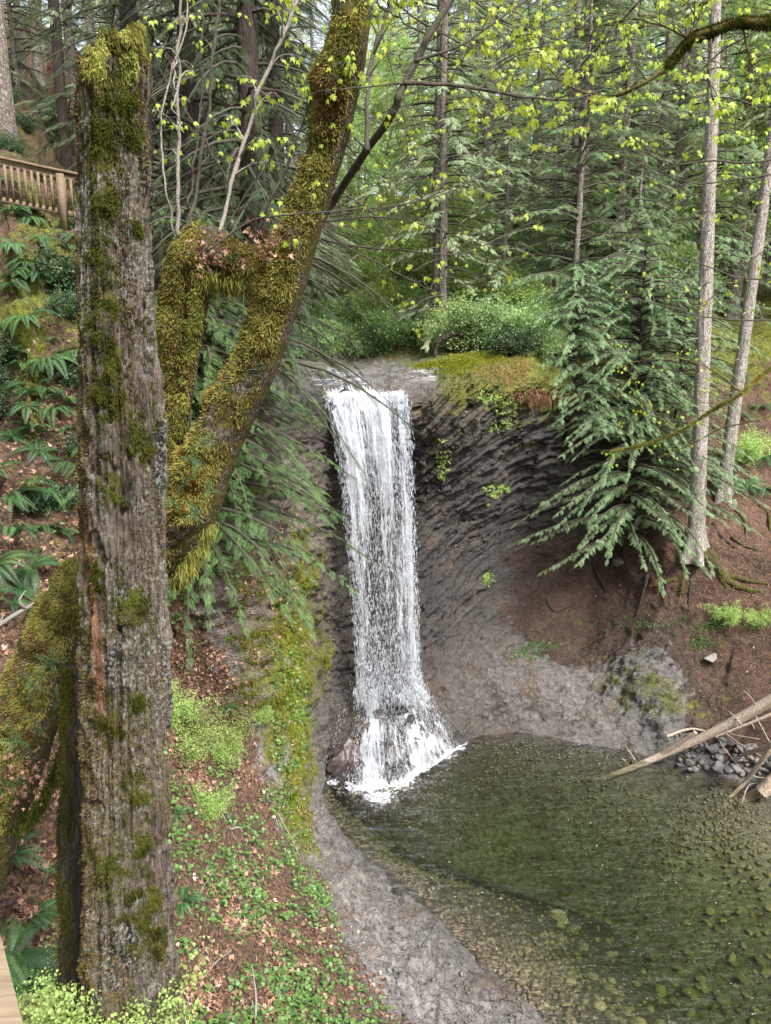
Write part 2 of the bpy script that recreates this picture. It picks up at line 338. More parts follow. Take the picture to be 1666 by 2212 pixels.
# ------------------------------------------------------------------ terrain: one fan of columns round the pool
PC = np.array([5.2, 15.6, -2.3])
def pool_rows(w2, dep, k=.55):
    w2 = np.asarray(w2, float); m = PC*(1-k)+w2*k; m[2] = -dep
    c = PC + (w2-PC)*.004; c[2] = PC[2]
    w2 = w2.copy(); w2[2] = -.06
    return [c, m, w2]
R = lambda *a: np.array(a, float)
cols = [
 pool_rows(W(1400, 2900), .5, .8)+[R(7, -11, .8), R(5, -11, 1.8), R(3, -11, 3), R(1, -11, 4.2), R(-1.5, -11, 5.3), R(-3.5, -11, 6.5), R(-6, -11, 8.5), R(-10, -12, 12), R(-20, -14, 18), R(-60, -20, 35)],
 pool_rows(R(6.2, 3.5, 0), .35, .8)+[R(5.2, 3, .6), R(4.2, 2.8, 1.6), R(2.8, 2.6, 2.8), R(1.4, 2.4, 4.0), R(-.4, 2.2, 5.0), R(-2.4, 2.0, 6.1), R(-5, 2, 8.2), R(-9, 2, 11.5), R(-20, 0, 18), R(-60, -3, 35)],
 pool_rows(W(1180, 2212), .45, .78)+[P(960, 2212, 9.9), P(830, 2212, 9.2), P(600, 2212, 8), P(400, 2212, 6.8), P(180, 2212, 5.8), P(-60, 2150, 5.4), P(-300, 1700, 6), P(-560, 1100, 8), R(-19, 12, 17), R(-65, 15, 36)],
 pool_rows(W(1010, 2050), .5, .7)+[P(860, 2090, 10.9), P(750, 2080, 10.4), P(580, 2070, 9.2), P(410, 2060, 7.9), P(200, 2050, 6.8), P(-30, 1980, 6.2), P(-180, 1560, 7), P(-380, 1060, 9), P(-700, 600, 13), R(-62, 28, 36)],
 pool_rows(W(870, 1900), .9, .6)+[P(770, 1930, 13.), P(690, 1920, 12.4), P(570, 1900, 11.2), P(415, 1870, 9.5), P(220, 1820, 8.2), P(30, 1680, 7.7), P(-70, 1330, 8.4), P(-200, 950, 10.5), P(-400, 520, 15), R(-58, 42, 38)],
 pool_rows(W(745, 1800), 1.3, .6)+[P(690, 1830, 14.6), P(650, 1790, 14.2), P(575, 1700, 13.4), P(450, 1570, 12.9), P(370, 1420, 12.9), P(240, 1270, 11.6), P(60, 1100, 10.8), P(-40, 800, 12.3), P(-120, 440, 16), P(-700, 60, 60)],
 pool_rows(W(700, 1715), 1.6, .6)+[P(672, 1650, 16.6), P(640, 1610, 15.8), P(612, 1480, 14.7), P(560, 1330, 13.6), P(430, 1200, 13.0), P(280, 1060, 12.2), P(100, 850, 12), P(50, 620, 13.6), P(0, 430, 15.5), P(-300, 60, 60)],
 pool_rows(W(708, 1660), 1.8, .6)+[P(700, 1500, 18.3), P(690, 1350, 18.0), P(682, 1150, 17.8), P(650, 1000, 17.), P(540, 930, 15.5), P(420, 850, 14.8), P(290, 700, 14.8), P(190, 550, 16), P(110, 340, 21), P(0, 40, 62)],
 pool_rows(W(735, 1692), 1.8, .6)+[P(755, 1560, 18.9), P(755, 1450, 19.9), P(735, 1150, 19.9), P(715, 950, 19.5), P(695, 880, 19.1), P(655, 845, 19.6), P(590, 800, 22), P(550, 765, 27), P(420, 560, 38), P(300, 260, 65)],
 pool_rows(W(835, 1700), 2.0, .6)+[P(838, 1590, 18.5), P(835, 1470, 19.8), P(825, 1150, 20.8), P(815, 950, 20.4), P(800, 880, 19.5), P(795, 850, 19.7), P(775, 815, 24), P(750, 784, 29), P(700, 640, 45), P(650, 420, 75)],
 pool_rows(W(985, 1612), 2.0, .55)+[P(945, 1520, 19.9), P(915, 1400, 20.8), P(900, 1150, 21.), P(895, 980, 20.3), P(888, 885, 19.4), P(900, 845, 19.7), P(880, 800, 23.5), P(870, 768, 29), P(860, 620, 46), P(900, 430, 78)],
 pool_rows(W(1060, 1590), 2.0, .5)+[P(1035, 1480, 20.9), P(1000, 1340, 22.2), P(1010, 1180, 22.6), P(1015, 1020, 21.5), P(990, 885, 20.0), P(1010, 828, 20.1), P(1010, 785, 22.5), P(1000, 750, 28), P(980, 600, 44), P(1100, 380, 78)],
 pool_rows(W(1150, 1592), 1.8, .5)+[P(1130, 1480, 21.2), P(1125, 1340, 23.3), P(1145, 1190, 24.4), P(1140, 1030, 23.6), P(1110, 890, 21.8), P(1105, 835, 21.4), P(1130, 785, 23), P(1140, 730, 28), P(1150, 590, 40), P(1300, 280, 75)],
 pool_rows(W(1280, 1610), 1.5, .5)+[P(1270, 1490, 21.2), P(1260, 1370, 22.9), P(1285, 1260, 24.2), P(1300, 1140, 24.8), P(1290, 980, 24.6), P(1280, 870, 24.3), P(1290, 800, 25), P(1300, 720, 29), P(1330, 560, 38), P(1600, 200, 70)],
 pool_rows(W(1420, 1640), 1.2, .5)+[P(1415, 1500, 20.1), P(1420, 1385, 21.2), P(1435, 1290, 21.8), P(1460, 1195, 22.2), P(1480, 1060, 23.8), P(1500, 940, 25.5), P(1520, 840, 27), P(1540, 730, 29.5), P(1570, 570, 37), P(2000, 180, 65)],
 pool_rows(W(1560, 1680), .8, .5)+[P(1560, 1580, 18.8), P(1580, 1430, 20.), P(1610, 1300, 20.8), P(1640, 1200, 21.4), P(1670, 1080, 23), P(1700, 950, 25.), P(1740, 830, 26.6), P(1780, 710, 28), P(1850, 530, 36), P(2500, 180, 60)],
 pool_rows(W(1720, 1730), .6, .5)+[P(1770, 1640, 17.3), P(1850, 1500, 17.9), P(1950, 1350, 18.4), P(2050, 1250, 18.8), P(2150, 1100, 19.8), P(2250, 950, 21), P(2400, 800, 23), P(2600, 660, 26), R(34, 33, 16), R(75, 45, 36)],
 pool_rows(R(13.6, 10, 0), .5, .7)+[R(14.6, 10, .8), R(15.8, 10, 2), R(17, 10, 3.6), R(18, 10, 5), R(19.5, 10, 7), R(21.5, 10, 9), R(25, 10, 11), R(30, 12, 13.5), R(42, 14, 18), R(85, 15, 38)],
 pool_rows(W(3000, 2900), .5, .7)+[R(13.6, -11, .8), R(15, -11, 2), R(16.5, -11, 3.6), R(18, -11, 5), R(20, -11, 7), R(22, -11, 9), R(26, -12, 11), R(32, -13, 13.5), R(44, -14, 18), R(85, -20, 38)],
]
cols.append([PC+R(.3, -.5, 0), R(10.2, -8, -.5), R(10.4, -12, -.4), R(10.4, -13, -.3), R(10.4, -14.5, .5), R(10.4, -16, 2), R(10.4, -18, 3.5), R(10.4, -20, 5), R(10.4, -23, 7), R(10.4, -27, 9.5), R(10.4, -32, 12), R(10.4, -40, 17), R(10.4, -70, 35)])
cols.append([np.array(a, float) for a in cols[0]])
cols[0][2] = R(8.2, -11, -.06); cols[0][1] = R(9, -8, -.5); cols[-3][2] = R(12.6, -11, -.06); cols[-3][1] = R(11.5, -8, -.5); cols[-1][2] = cols[0][2]; cols[-1][1] = cols[0][1]
CTRL = np.array(cols)                      # (19,13,3)
#        0-18 columns, one digit per row
CH = {
 'soil': ['0003899999999', '0003899999999', '0000699999999', '0000699999999', '0000599999999', '0000159999999', '0000000269999', '0000000059999', '0000000001699', '0000000000499', '0000000000499', '0000000004999',
          '0000660008999', '0002985028999', '0000599999999', '0019999985999', '0029999999999', '0059999999999', '0059999999999'],
 'moss': ['0000001344554', '0000001344554', '0000000334354', '0000111333344', '0001111333344', '0002731233344', '0014674434644', '0013432334543', '0000012200243', '0000001000243', '0000003212643', '0000022489543',
          '0000102488643', '0003310254543', '0015210234654', '0003211234654', '0001111233654', '0001111233654', '0001111233654'],
 'wet':  ['0011000000000', '0011000000000', '0052000000000', '0062000000000', '0062000000000', '0062000000000', '0066200000000', '0099862000000', '0099999987600', '0099999998700', '0099988788700', '0099877663000',
          '0099877653000', '0099621210000', '0099700000000', '0071000000000', '0061000000000', '0030000000000', '0030000000000'],
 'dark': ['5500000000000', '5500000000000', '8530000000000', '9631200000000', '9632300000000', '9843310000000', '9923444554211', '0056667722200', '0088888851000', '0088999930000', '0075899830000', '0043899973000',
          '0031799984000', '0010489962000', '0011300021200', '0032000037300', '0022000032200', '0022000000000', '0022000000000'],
 'tan':  ['0000000000000', '0000000000000', '0000000000000', '0000000000000', '0001100000000', '0001200000000', '0003465000000', '0002563100000', '0003232100000', '0001000000000', '0012000630000', '0011100350000',
          '0011000000000', '0000000000000', '0000000000000', '0000000000000', '0000000000000', '0000000000000', '0000000000000'],
 'litter': ['0002578887767', '0002578887767', '0002889997667', '0003889997667', '0003889996667', '0002689996667', '0000367886667', '0000002566666', '0000000000666', '0000000000666', '0000000000666', '0000000000666',
          '0000110000666', '0001332233666', '0000346655666', '0003456655666', '0003456655666', '0003456655666', '0003456655666'],
}
for c_ in CH: CH[c_] += [CH[c_][-1], CH[c_][0]]
def pchip(Y, x, xi):
    """monotone cubic through Y (n,k) at x"""
    h = np.diff(x)[:, None]; d = np.diff(Y, axis=0)/h; n = len(x); m = np.zeros_like(Y)
    for i in range(1, n-1):
        a, b = d[i-1], d[i]; s = (a*b) > 0
        w1, w2 = 2*h[i]+h[i-1], h[i]+2*h[i-1]
        with np.errstate(divide='ignore', invalid='ignore'): q = (w1+w2)/(w1/a+w2/b)
        m[i] = np.where(s, q, 0)
    m[0] = d[0]; m[-1] = d[-1]
    k = np.clip(np.searchsorted(x, xi, 'right')-1, 0, n-2); t = ((xi-x[k])/h[k, 0])[:, None]; H_ = h[k]
    return (2*t**3-3*t**2+1)*Y[k]+(t**3-2*t**2+t)*H_*m[k]+(-2*t**3+3*t**2)*Y[k+1]+(t**3-t**2)*H_*m[k+1]
NC = [6, 14, 44, 50, 50, 56, 60, 60, 46, 46, 54, 60, 60, 54, 50, 36, 14, 8, 6, 6]
NR = [14, 34, 40, 50, 58, 62, 62, 56, 46, 34, 30, 24]
ci = np.concatenate([np.linspace(i, i+1, n, endpoint=False) for i, n in enumerate(NC)]+[[len(NC)]])
ri = np.concatenate([np.linspace(i, i+1, n, endpoint=False) for i, n in enumerate(NR)]+[[len(NR)]])
def interp(G):
    k = G.shape[2]
    A = pchip(G.transpose(1, 0, 2).reshape(G.shape[1], -1), np.arange(G.shape[1], dtype=float), ri).reshape(len(ri), G.shape[0], k)
    return pchip(A.transpose(1, 0, 2).reshape(G.shape[0], -1), np.arange(G.shape[0], dtype=float), ci).reshape(len(ci), len(ri), k)
TV = interp(CTRL); nci, nri = TV.shape[:2]
chn = list(CH); G = np.array([[[int(CH[c][i][j])/9. for c in chn] for j in range(13)] for i in range(21)])
TA = interp(G)
def gnormals(V):
    a = np.gradient(V, axis=0); b = np.gradient(V, axis=1); n = np.cross(b, a); return norm(n)
TN = gnormals(TV)
if TN[nci//8, 5, 2] < 0: TN = -TN
pf = TV.reshape(-1, 3); at = {c: TA[..., i].ravel() for i, c in enumerate(chn)}
RI = np.repeat(ri[None], nci, 0).ravel(); CI = np.repeat(ci[:, None], nri, 1).ravel()
xf = 0.9
wob = fbm(pf*.35, 3, 5)*.3
strat = np.where(pf[:, 0] > xf, pf[:, 2]-2.4*(1-np.exp(-(pf[:, 0]-xf)/1.7)), pf[:, 2]-.25*(pf[:, 0]-xf)+.25*(pf[:, 1]-19))+wob
strat = strat + np.where(RI < 4.4, .12*(pf[:, 1]-20), 0)
cq = np.floor(np.stack([pf[:, 0]*.9, pf[:, 1]*.5, pf[:, 2]*.8+pf[:, 0]*-.3], 1)+np.stack([fbm(pf*.8, 4, 300+i_, .6) for i_ in range(3)], 1)*.55).astype(np.int64); cellr = _h(cq[:, 0], cq[:, 1], cq[:, 2], 17)-.5; strat = strat+cellr*.22
rock = 1-at['soil']
sp = np.stack([pf[:, 0]*.35, pf[:, 1]*.35, strat*9], 1)
led = fbm(sp, 6, 31, .62); led = led-.35*np.abs(fbm(np.stack([pf[:, 0]*.9, pf[:, 1]*.9, strat*11], 1), 4, 37, .6))
cliff = sst(RI, 2.6, 4)*(1-sst(RI, 8.2, 9))*rock
wallm = cliff*sst(at['dark'], .3, .8)
blocky = fbm(pf*1.1, 5, 77, .55)
rid = 1-np.abs(fbm(np.stack([pf[:, 0]*.8, pf[:, 1]*.8, pf[:, 2]*2.2], 1)+3, 4, 91))
d = cellr*.11*wallm+led*(.05+.05*wallm)*rock + blocky*(.09+.12*cliff-.12*wallm-.13*(CI > 12))*rock + rid*.10*rock + fbm(pf*.8, 5, 13)*.16*at['soil'] + fbm(pf*5, 3, 15)*.025*at['soil']
st2 = np.floor(strat*4.6+blocky*.22); st3 = np.floor(strat*9+blocky*.8+led*.5); d += wallm*((_h(st2.astype(np.int64), st2.astype(np.int64)*0, st2.astype(np.int64)*0, 3)-.5)*.07+(_h(st3.astype(np.int64), st3.astype(np.int64)*0, st3.astype(np.int64)*0, 5)-.5)*.075)
lb_ = (CI < 8)*sst(RI, 6, 7.5)*(1-sst(RI, 10, 11)); d += lb_*(fbm(pf*.9, 5, 130, .6)*.45-.25*np.abs(fbm(pf*.6, 3, 131)))
apr = (CI > 8.5)*(CI < 15)*(1-sst(RI, 3.6, 4.6))*sst(RI, 2, 2.5); ap = fbm(np.stack([pf[:, 0]*.7+pf[:, 1]*.5, pf[:, 1]*1.6-pf[:, 0]*.5, pf[:, 2]*1.], 1)*1.2, 5, 140, .6); d += apr*(np.floor(ap*4)/4*.09+ap*.05); d += fbm(pf*np.array([.9, .9, .3]), 4, 151)*.22*sst(RI, 1.7, 2.2)*(1-sst(RI, 2.9, 3.6))
mossn = sst(at['moss']+fbm(pf*1.2, 4, 44)*.35, .45, .75); d += mossn*.05*(1+fbm(pf*7, 3, 46))
d += fbm(pf*.12, 3, 8)*.9*sst(RI, 10, 11.5)
damp = sst(RI, .25, 1)*np.where(RI < 2, .35, 1)*(.35+.65*sst(np.abs(RI-2), 0, .35)); d = d*damp
TVf = pf+TN.reshape(-1, 3)*d[:, None]
TNf = gnormals(TVf.reshape(nci, nri, 3)).reshape(-1, 3)
if TNf[(nci//8)*nri+5, 2] < 0: TNf = -TNf
idx = np.arange(nci*nri).reshape(nci, nri)
def terrain_part(name, r0, r1, label=None):
    a = np.searchsorted(ri, r0); b = np.searchsorted(ri, r1)
    sub = idx[:, a:b+1]; m = sub.shape[1]; f = sub.ravel()
    i = np.arange(nci-1)[:, None]; j = np.arange(m-1)[None]
    Q = np.stack([i*m+j, i*m+j+1, (i+1)*m+j+1, (i+1)*m+j], -1).reshape(-1, 4)
    A = {c: at[c][f] for c in at}; A['strat'] = strat[f]
    me = mesh(name, TVf[f], Q, M['terrain'], A)
    return setprops(link(name, me), kind='structure')
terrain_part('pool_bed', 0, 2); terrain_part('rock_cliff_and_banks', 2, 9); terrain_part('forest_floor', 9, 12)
sub = idx[::3, ::3]; _m = sub.shape[1]; _i = np.arange(sub.shape[0]-1)[:, None]; _j = np.arange(_m-1)[None]
_Q = np.stack([_i*_m+_j, _i*_m+_j+1, (_i+1)*_m+_j+1, (_i+1)*_m+_j], -1).reshape(-1, 4)
BV = BVHTree.FromPolygons([tuple(v) for v in TVf[sub.ravel()]], [tuple(q) for q in _Q.tolist()])
def ground(x, y):
    h = BV.ray_cast(Vector((x, y, 90)), Vector((0, 0, -1)))
    return h[0].z if h[0] else 0.
def hitpx(u, v):
    d = ray(u, v); h = BV.ray_cast(Vector((0, 0, H)), Vector(d).normalized())
    if not h[0]: return (None, None)
    n_ = np.array(h[1]); return np.array(h[0]), (n_ if np.dot(n_, d) < 0 else -n_)
vis_u = None
# ------------------------------------------------------------------ pool water
def watermat():
    k = NT('pool_water'); o = k.obj(); mp = k.n('ShaderNodeMapping'); k.set(mp.inputs[0], o); mp.inputs['Rotation'].default_value = (0, 0, math.radians(28)); mp.inputs['Scale'].default_value = (.8, 2.8, 1)
    n1 = k.noise(mp.outputs[0], 3.0, 4, .55, .5); n2 = k.noise(mp.outputs[0], 9, 3, .5, .3)
    h = k.math('ADD', k.math('MULTIPLY', n1, 1.), k.math('MULTIPLY', n2, .22))
    st = k.attr('rip'); bp = k.bump(h, st, .11)
    fr = k.n('ShaderNodeFresnel'); fr.inputs[0].default_value = 1.33; k.set(fr.inputs['Normal'], bp)
    g = k.n('ShaderNodeBsdfGlossy'); g.inputs['Roughness'].default_value = .06; k.set(g.inputs['Normal'], bp)
    t = k.n('ShaderNodeBsdfTransparent'); t.inputs[0].default_value = (.93, .93, .88, 1)
    m = k.n('ShaderNodeMixShader'); k.set(m.inputs[0], fr.outputs[0]); k.t.links.new(t.outputs[0], m.inputs[1]); k.t.links.new(g.outputs[0], m.inputs[2])
    foam = k.attr('foam'); fn = k.noise(o, 9, 6, .75, .6)
    fn = k.math('ADD', fn, k.math('MULTIPLY', k.math('SUBTRACT', k.noise(o, 34, 4, .8), .5), .9)); fm = k.ramp(k.math('ADD', foam, k.math('MULTIPLY', k.math('SUBTRACT', fn, .5), 1.5)), .58, .86, 0, .93)
    d = k.n('ShaderNodeBsdfDiffuse'); d.inputs[0].default_value = (.85, .88, .9, 1)
    m2 = k.n('ShaderNodeMixShader'); k.set(m2.inputs[0], fm); k.t.links.new(m.outputs[0], m2.inputs[1]); k.t.links.new(d.outputs[0], m2.inputs[2])
    va = k.n('ShaderNodeVolumeAbsorption'); va.inputs['Color'].default_value = (.50, .64, .22, 1); va.inputs['Density'].default_value = .60
    return k.fin(m2.outputs[0], va.outputs[0])
M['water'] = watermat()
gx, gy = np.meshgrid(np.linspace(-3.5, 19, 360), np.linspace(-8, 20.9, 460), indexing='ij')
p2 = np.stack([gx.ravel(), gy.ravel(), np.zeros(gx.size)], 1)
src = W(850, 1690); ds = np.linalg.norm(p2[:, :2]-src[:2], axis=1)
z = vn(p2*np.array([1.5, 3.6, 1]), 3)*.022+vn(p2*np.array([3.5, 8, 1]), 4)*.013
z *= np.clip(1.9-ds*.14, .35, 1.6)
rip = np.clip(1.5-ds*.07, .25, 1.4)
side = sst(p2[:, 0], 5, 10)*sst(p2[:, 1], 11, 15); rip = rip*(1-.75*side)
foam = np.zeros(len(p2))
for (u, v, r, a) in [(735, 1705, .45, .5), (795, 1690, .8, .95), (850, 1680, .8, .95), (900, 1650, .6, .85), (950, 1625, .6, .85), (985, 1610, .5, .8), (820, 1720, .7, .75), (860, 1715, .5, .5), (720, 1690, .3, .7), (850, 1700, 1.7, .40), (940, 1650, 1.3, .38)]:
    c = W(u, v); foam = np.maximum(foam, a*np.exp(-((p2[:, 0]-c[0])**2+(p2[:, 1]-c[1])**2)/r**2))
z += foam*.03*vn(p2*6, 9)
top = p2.copy(); top[:, 2] = z
nx, ny = gx.shape; ii = np.arange(nx*ny).reshape(nx, ny)
Q = np.stack([ii[:-1, :-1], ii[1:, :-1], ii[1:, 1:], ii[:-1, 1:]], -1).reshape(-1, 4)
bot = top.copy(); bot[:, 2] = -3.2
ring = np.concatenate([ii[:, 0], ii[-1, 1:], ii[-2::-1, -1], ii[0, -2:0:-1]]); nb = len(p2)
sq = np.stack([ring, ring+nb, np.roll(ring, -1)+nb, np.roll(ring, -1)], -1)
# bottom as one strip of quads is enough: reuse the grid
me = mesh('pool_water', np.vstack([top, bot]), np.vstack([Q, Q[:, ::-1]+nb, sq]), M['water'], {'rip': np.tile(rip, 2), 'foam': np.concatenate([foam, foam*0])})
setprops(link('pool_water', me), kind='structure')
# ------------------------------------------------------------------ waterfall
def fallmat(name, su, sv, lo, hi, mx=.95):
    k = NT(name); uv = k.n('ShaderNodeUVMap').outputs[0]
    mp = k.n('ShaderNodeMapping'); k.set(mp.inputs[0], uv); mp.inputs['Scale'].default_value = (su, sv, 1)
    n = k.noise(mp.outputs[0], 1, 5, .7, .35); mp2 = k.n('ShaderNodeMapping'); k.set(mp2.inputs[0], uv); mp2.inputs['Scale'].default_value = (su*.22, sv*.35, 1)
    n2 = k.noise(mp2.outputs[0], 1, 3, .5)
    cov = k.attr('cov')
    a = k.ramp(k.math('ADD', k.math('ADD', k.math('MULTIPLY', n, .75), k.math('MULTIPLY', n2, .35)), k.math('SUBTRACT', cov, .5)), lo, hi, 0, mx)
    d = k.n('ShaderNodeBsdfDiffuse'); d.inputs[0].default_value = (.74, .78, .84, 1)
    tl = k.n('ShaderNodeBsdfTranslucent'); tl.inputs[0].default_value = (.80, .84, .90, 1)
    x = k.n('ShaderNodeMixShader'); x.inputs[0].default_value = .4; k.t.links.new(d.outputs[0], x.inputs[1]); k.t.links.new(tl.outputs[0], x.inputs[2])
    g = k.n('ShaderNodeBsdfGlossy'); g.inputs['Roughness'].default_value = .25
    x2 = k.n('ShaderNodeMixShader'); x2.inputs[0].default_value = .12; k.t.links.new(x.outputs[0], x2.inputs[1]); k.t.links.new(g.outputs[0], x2.inputs[2])
    t = k.n('ShaderNodeBsdfTransparent'); y = k.n('ShaderNodeMixShader'); k.set(y.inputs[0], a)
    k.t.links.new(t.outputs[0], y.inputs[1]); k.t.links.new(x2.outputs[0], y.inputs[2])
    return k.fin(y.outputs[0])
M['fall'] = fallmat('falling_water', 17, 2.0, .50, .66)
M['cascade'] = fallmat('cascading_water', 11, 3.0, .50, .68, .9)
k = NT('white_drops'); dd = k.n('ShaderNodeBsdfDiffuse'); dd.inputs[0].default_value = (.85, .88, .93, 1)
tt = k.n('ShaderNodeBsdfTranslucent'); tt.inputs[0].default_value = (.85, .88, .93, 1); mm = k.n('ShaderNodeMixShader'); k.t.links.new(dd.outputs[0], mm.inputs[1]); k.t.links.new(tt.outputs[0], mm.inputs[2]); M['drops'] = k.fin(mm.outputs[0])
# edges of the fall in the picture: (v, left, right, forward distance)
FE = np.array([[846, 712, 872, 19.5], [856, 704, 878, 19.4], [882, 706, 884, 19.18], [950, 722, 888, 18.95], [1050, 738, 892, 18.8], [1200, 752, 899, 18.7], [1350, 765, 904, 18.65], [1450, 770, 908, 18.62], [1520, 768, 930, 18.5]], float)
EL = np.array([P(l, v, Y) for v, l, r, Y in FE]); ER = np.array([P(r, v, Y) for v, l, r, Y in FE])
tq = np.linspace(0, 1, 161); kk = np.linspace(0, 1, len(FE))
ELs = pchip(EL, kk, tq); ERs = pchip(ER, kk, tq)
root = empty('waterfall', P(790, 850, 19.4), 'white waterfall dropping from the rock lip into the pool', 'waterfall', kind='structure')
O = np.array(root.location)
zz = np.array([x[2] for x in ELs])
def curtain(name, off, seed, covf, wob=.08):
    na = 60; a = np.linspace(0, 1, na)
    V = ELs[None]*(1-a[:, None, None])+ERs[None]*a[:, None, None]; V = V.reshape(-1, 3).copy()
    A = np.repeat(a, len(tq)); T = np.tile(tq, na)
    n = fbm(np.stack([A*9, T*2, A*0+seed], 1), 3, seed); V[:, 1] += -off+n*wob; V[:, 0] += vn(np.stack([A*3, T*2.2, A*0+seed], 1), seed)*.05*T
    i = np.arange(na-1)[:, None]; j = np.arange(len(tq)-1)[None]; m = len(tq)
    Q = np.stack([i*m+j, i*m+j+1, (i+1)*m+j+1, (i+1)*m+j], -1).reshape(-1, 4)
    uv = np.stack([A*2.1+seed*.37, (9-V[:, 2])*.55+seed], 1)
    cov = covf(A, T)
    link(name, mesh(name, V-O, Q, M['fall'], {'cov': cov}, uv), root)
edge = lambda A: sst(A+EN, 0, .07)*sst(1-A+EN, 0, .07)
EN = fbm(np.stack([np.tile(tq, 60)*26, np.repeat(np.linspace(0, 1, 60) > .5, len(tq))*7., np.zeros(60*len(tq))], 1), 3, 12)*.035-.02
def cv1(A, T):   # dense near the lip and on both sides, thin lower middle, gap at the right of the lip
    c = .60-.21*T; c += .08*np.exp(-((A-.12)/.12)**2)+.08*np.exp(-((A-.93)/.06)**2)
    c -= .16*np.exp(-((A-.82)/.055)**2)*(1-sst(T, .3, .6)); c -= .08*np.exp(-((A-.5)/.25)**2)*sst(T, .35, .8); c += .10*fbm(np.stack([A*5, T*2.5, A*0], 1), 3, 61)
    c -= .45*(1-sst(T+fbm(np.stack([A*14, A*0, A*0], 1), 3, 8)*.03, .0, .055))
    return c*edge(A)+(edge(A)-1)*.5
curtain('curtain', 0, 1, cv1); curtain('curtain', .16, 2, lambda A, T: cv1(A, T)-.07); curtain('curtain', -.2, 3, lambda A, T: cv1(A, T)-.03)
# falling drops: thin long beads
def beads(N, seed, box, lmin, lmax, wd):
    r = np.random.RandomState(seed); T = box(r, N)
    pos, dr, L = T; t = np.array([[0, 0, 0], [.5, .5, 0], [.5, -.25, .43], [.5, -.25, -.43], [1, 0, 0]]); f = np.array([[0, 1, 2], [0, 2, 3], [0, 3, 1], [4, 2, 1], [4, 3, 2], [4, 1, 3]])
    return scatter(t, f, pos, frames(dr, np.array([0, 1, .01])), np.stack([L, wd*(.5+r.rand(N)), wd*(.5+r.rand(N))], -1), r.rand(N))
def box1(r, N):
    a = r.rand(N); m = r.rand(N) < .35; a = np.where(m, np.where(r.rand(N) < .5, r.beta(1.2, 7, N), 1-r.beta(1.2, 9, N)), a); t = .06+.94*r.rand(N)**.85
    i = np.clip((t*(len(tq)-1)).astype(int), 0, len(tq)-2)
    p = ELs[i]*(1-a[:, None])+ERs[i]*a[:, None]; p = p+np.stack([r.randn(N)*.035, r.randn(N)*.16, r.rand(N)*.1], 1)
    d = norm(ELs[i+1]-ELs[i]); return p, d+r.randn(N, 3)*.03, .05+.20*r.rand(N)**2
b = MB(); v_, f_, r_ = beads(15000, 5, box1, 0, 0, .013); b.add(v_-O, f_, r_); link('falling_drops', b.mesh('falling_drops', M['drops']), root)['kind'] = 'stuff'
# white water running over the rock at the foot: follows the terrain surface
def near_terrain(u, v, off):
    h, n = hitpx(u, v)
    return h+n*off if h is not None else P(u, v, 19)
def cascade(name, off, seed, gain):
    nv, na = 70, 70; V = []; A_ = []; T_ = []
    for i in range(na):
        a = i/(na-1)
        for j in range(nv):
            t = j/(nv-1); vt = 1430+40*abs(a-.4); vb = (1722-20*abs(a-.2)/.2 if a < .45 else 1712-(a-.45)*175)
            ul = 768-70*t**.8; ur = 905+88*t**1.1
            u = ul+(ur-ul)*a; v = vt+(vb-vt)*t; q = near_terrain(u, v, off); V.append(q); A_.append(a); T_.append(t)
    V = np.array(V).reshape(na, nv, 3)
    for _ in range(5): V[:, 1:-1] = (V[:, :-2]+V[:, 2:]+V[:, 1:-1])/3; V[1:-1] = (V[:-2]+V[2:]+V[1:-1])/3
    A = np.array(A_); T = np.array(T_); i = np.arange(na-1)[:, None]; j = np.arange(nv-1)[None]
    Q = np.stack([i*nv+j, i*nv+j+1, (i+1)*nv+j+1, (i+1)*nv+j], -1).reshape(-1, 4); V = V.reshape(-1, 3)
    V[:, 2] = np.maximum(V[:, 2], .01+off*.3)
    L = (A*3.5+seed)*1.0
    uv = np.stack([L, T*2.4+seed], 1)
    c = .415+gain-.38*np.exp(-((A-.10)/.10)**2)*sst(T, .2, .5)+.16*np.exp(-((A-.36)/.09)**2)+.10*np.exp(-((A-.75)/.2)**2)*sst(T, .1, .5)+.12*sst(T, .93, 1)
    c = c*sst(A, 0, .05)*sst(1-A, 0, .05)*sst(T, 0, .2)-.4*(1-sst(T, 0, .12))
    link(name, mesh(name, V-O, Q, M['cascade'], {'cov': c}, uv), root)
    return V.reshape(na, nv, 3)
CV = cascade('cascade', .07, 1, .03); cascade('cascade', .16, 4, -.03)
def box2(r, N):
    i = (r.rand(N)*69).astype(int); j = (r.rand(N)**.8*69).astype(int); p = CV[i, j]+r.randn(N, 3)*np.array([.06, .06, .05])+np.array([0, -.05, .08]); j2 = np.minimum(j+1, 69)
    d = CV[i, j2]-CV[i, np.maximum(j-1, 0)]; keep = np.abs(i/69-.1) > .08
    return p[keep], norm(d[keep]+1e-4)+r.randn(keep.sum(), 3)*.15, (.03+.10*r.rand(N)**2)[keep]
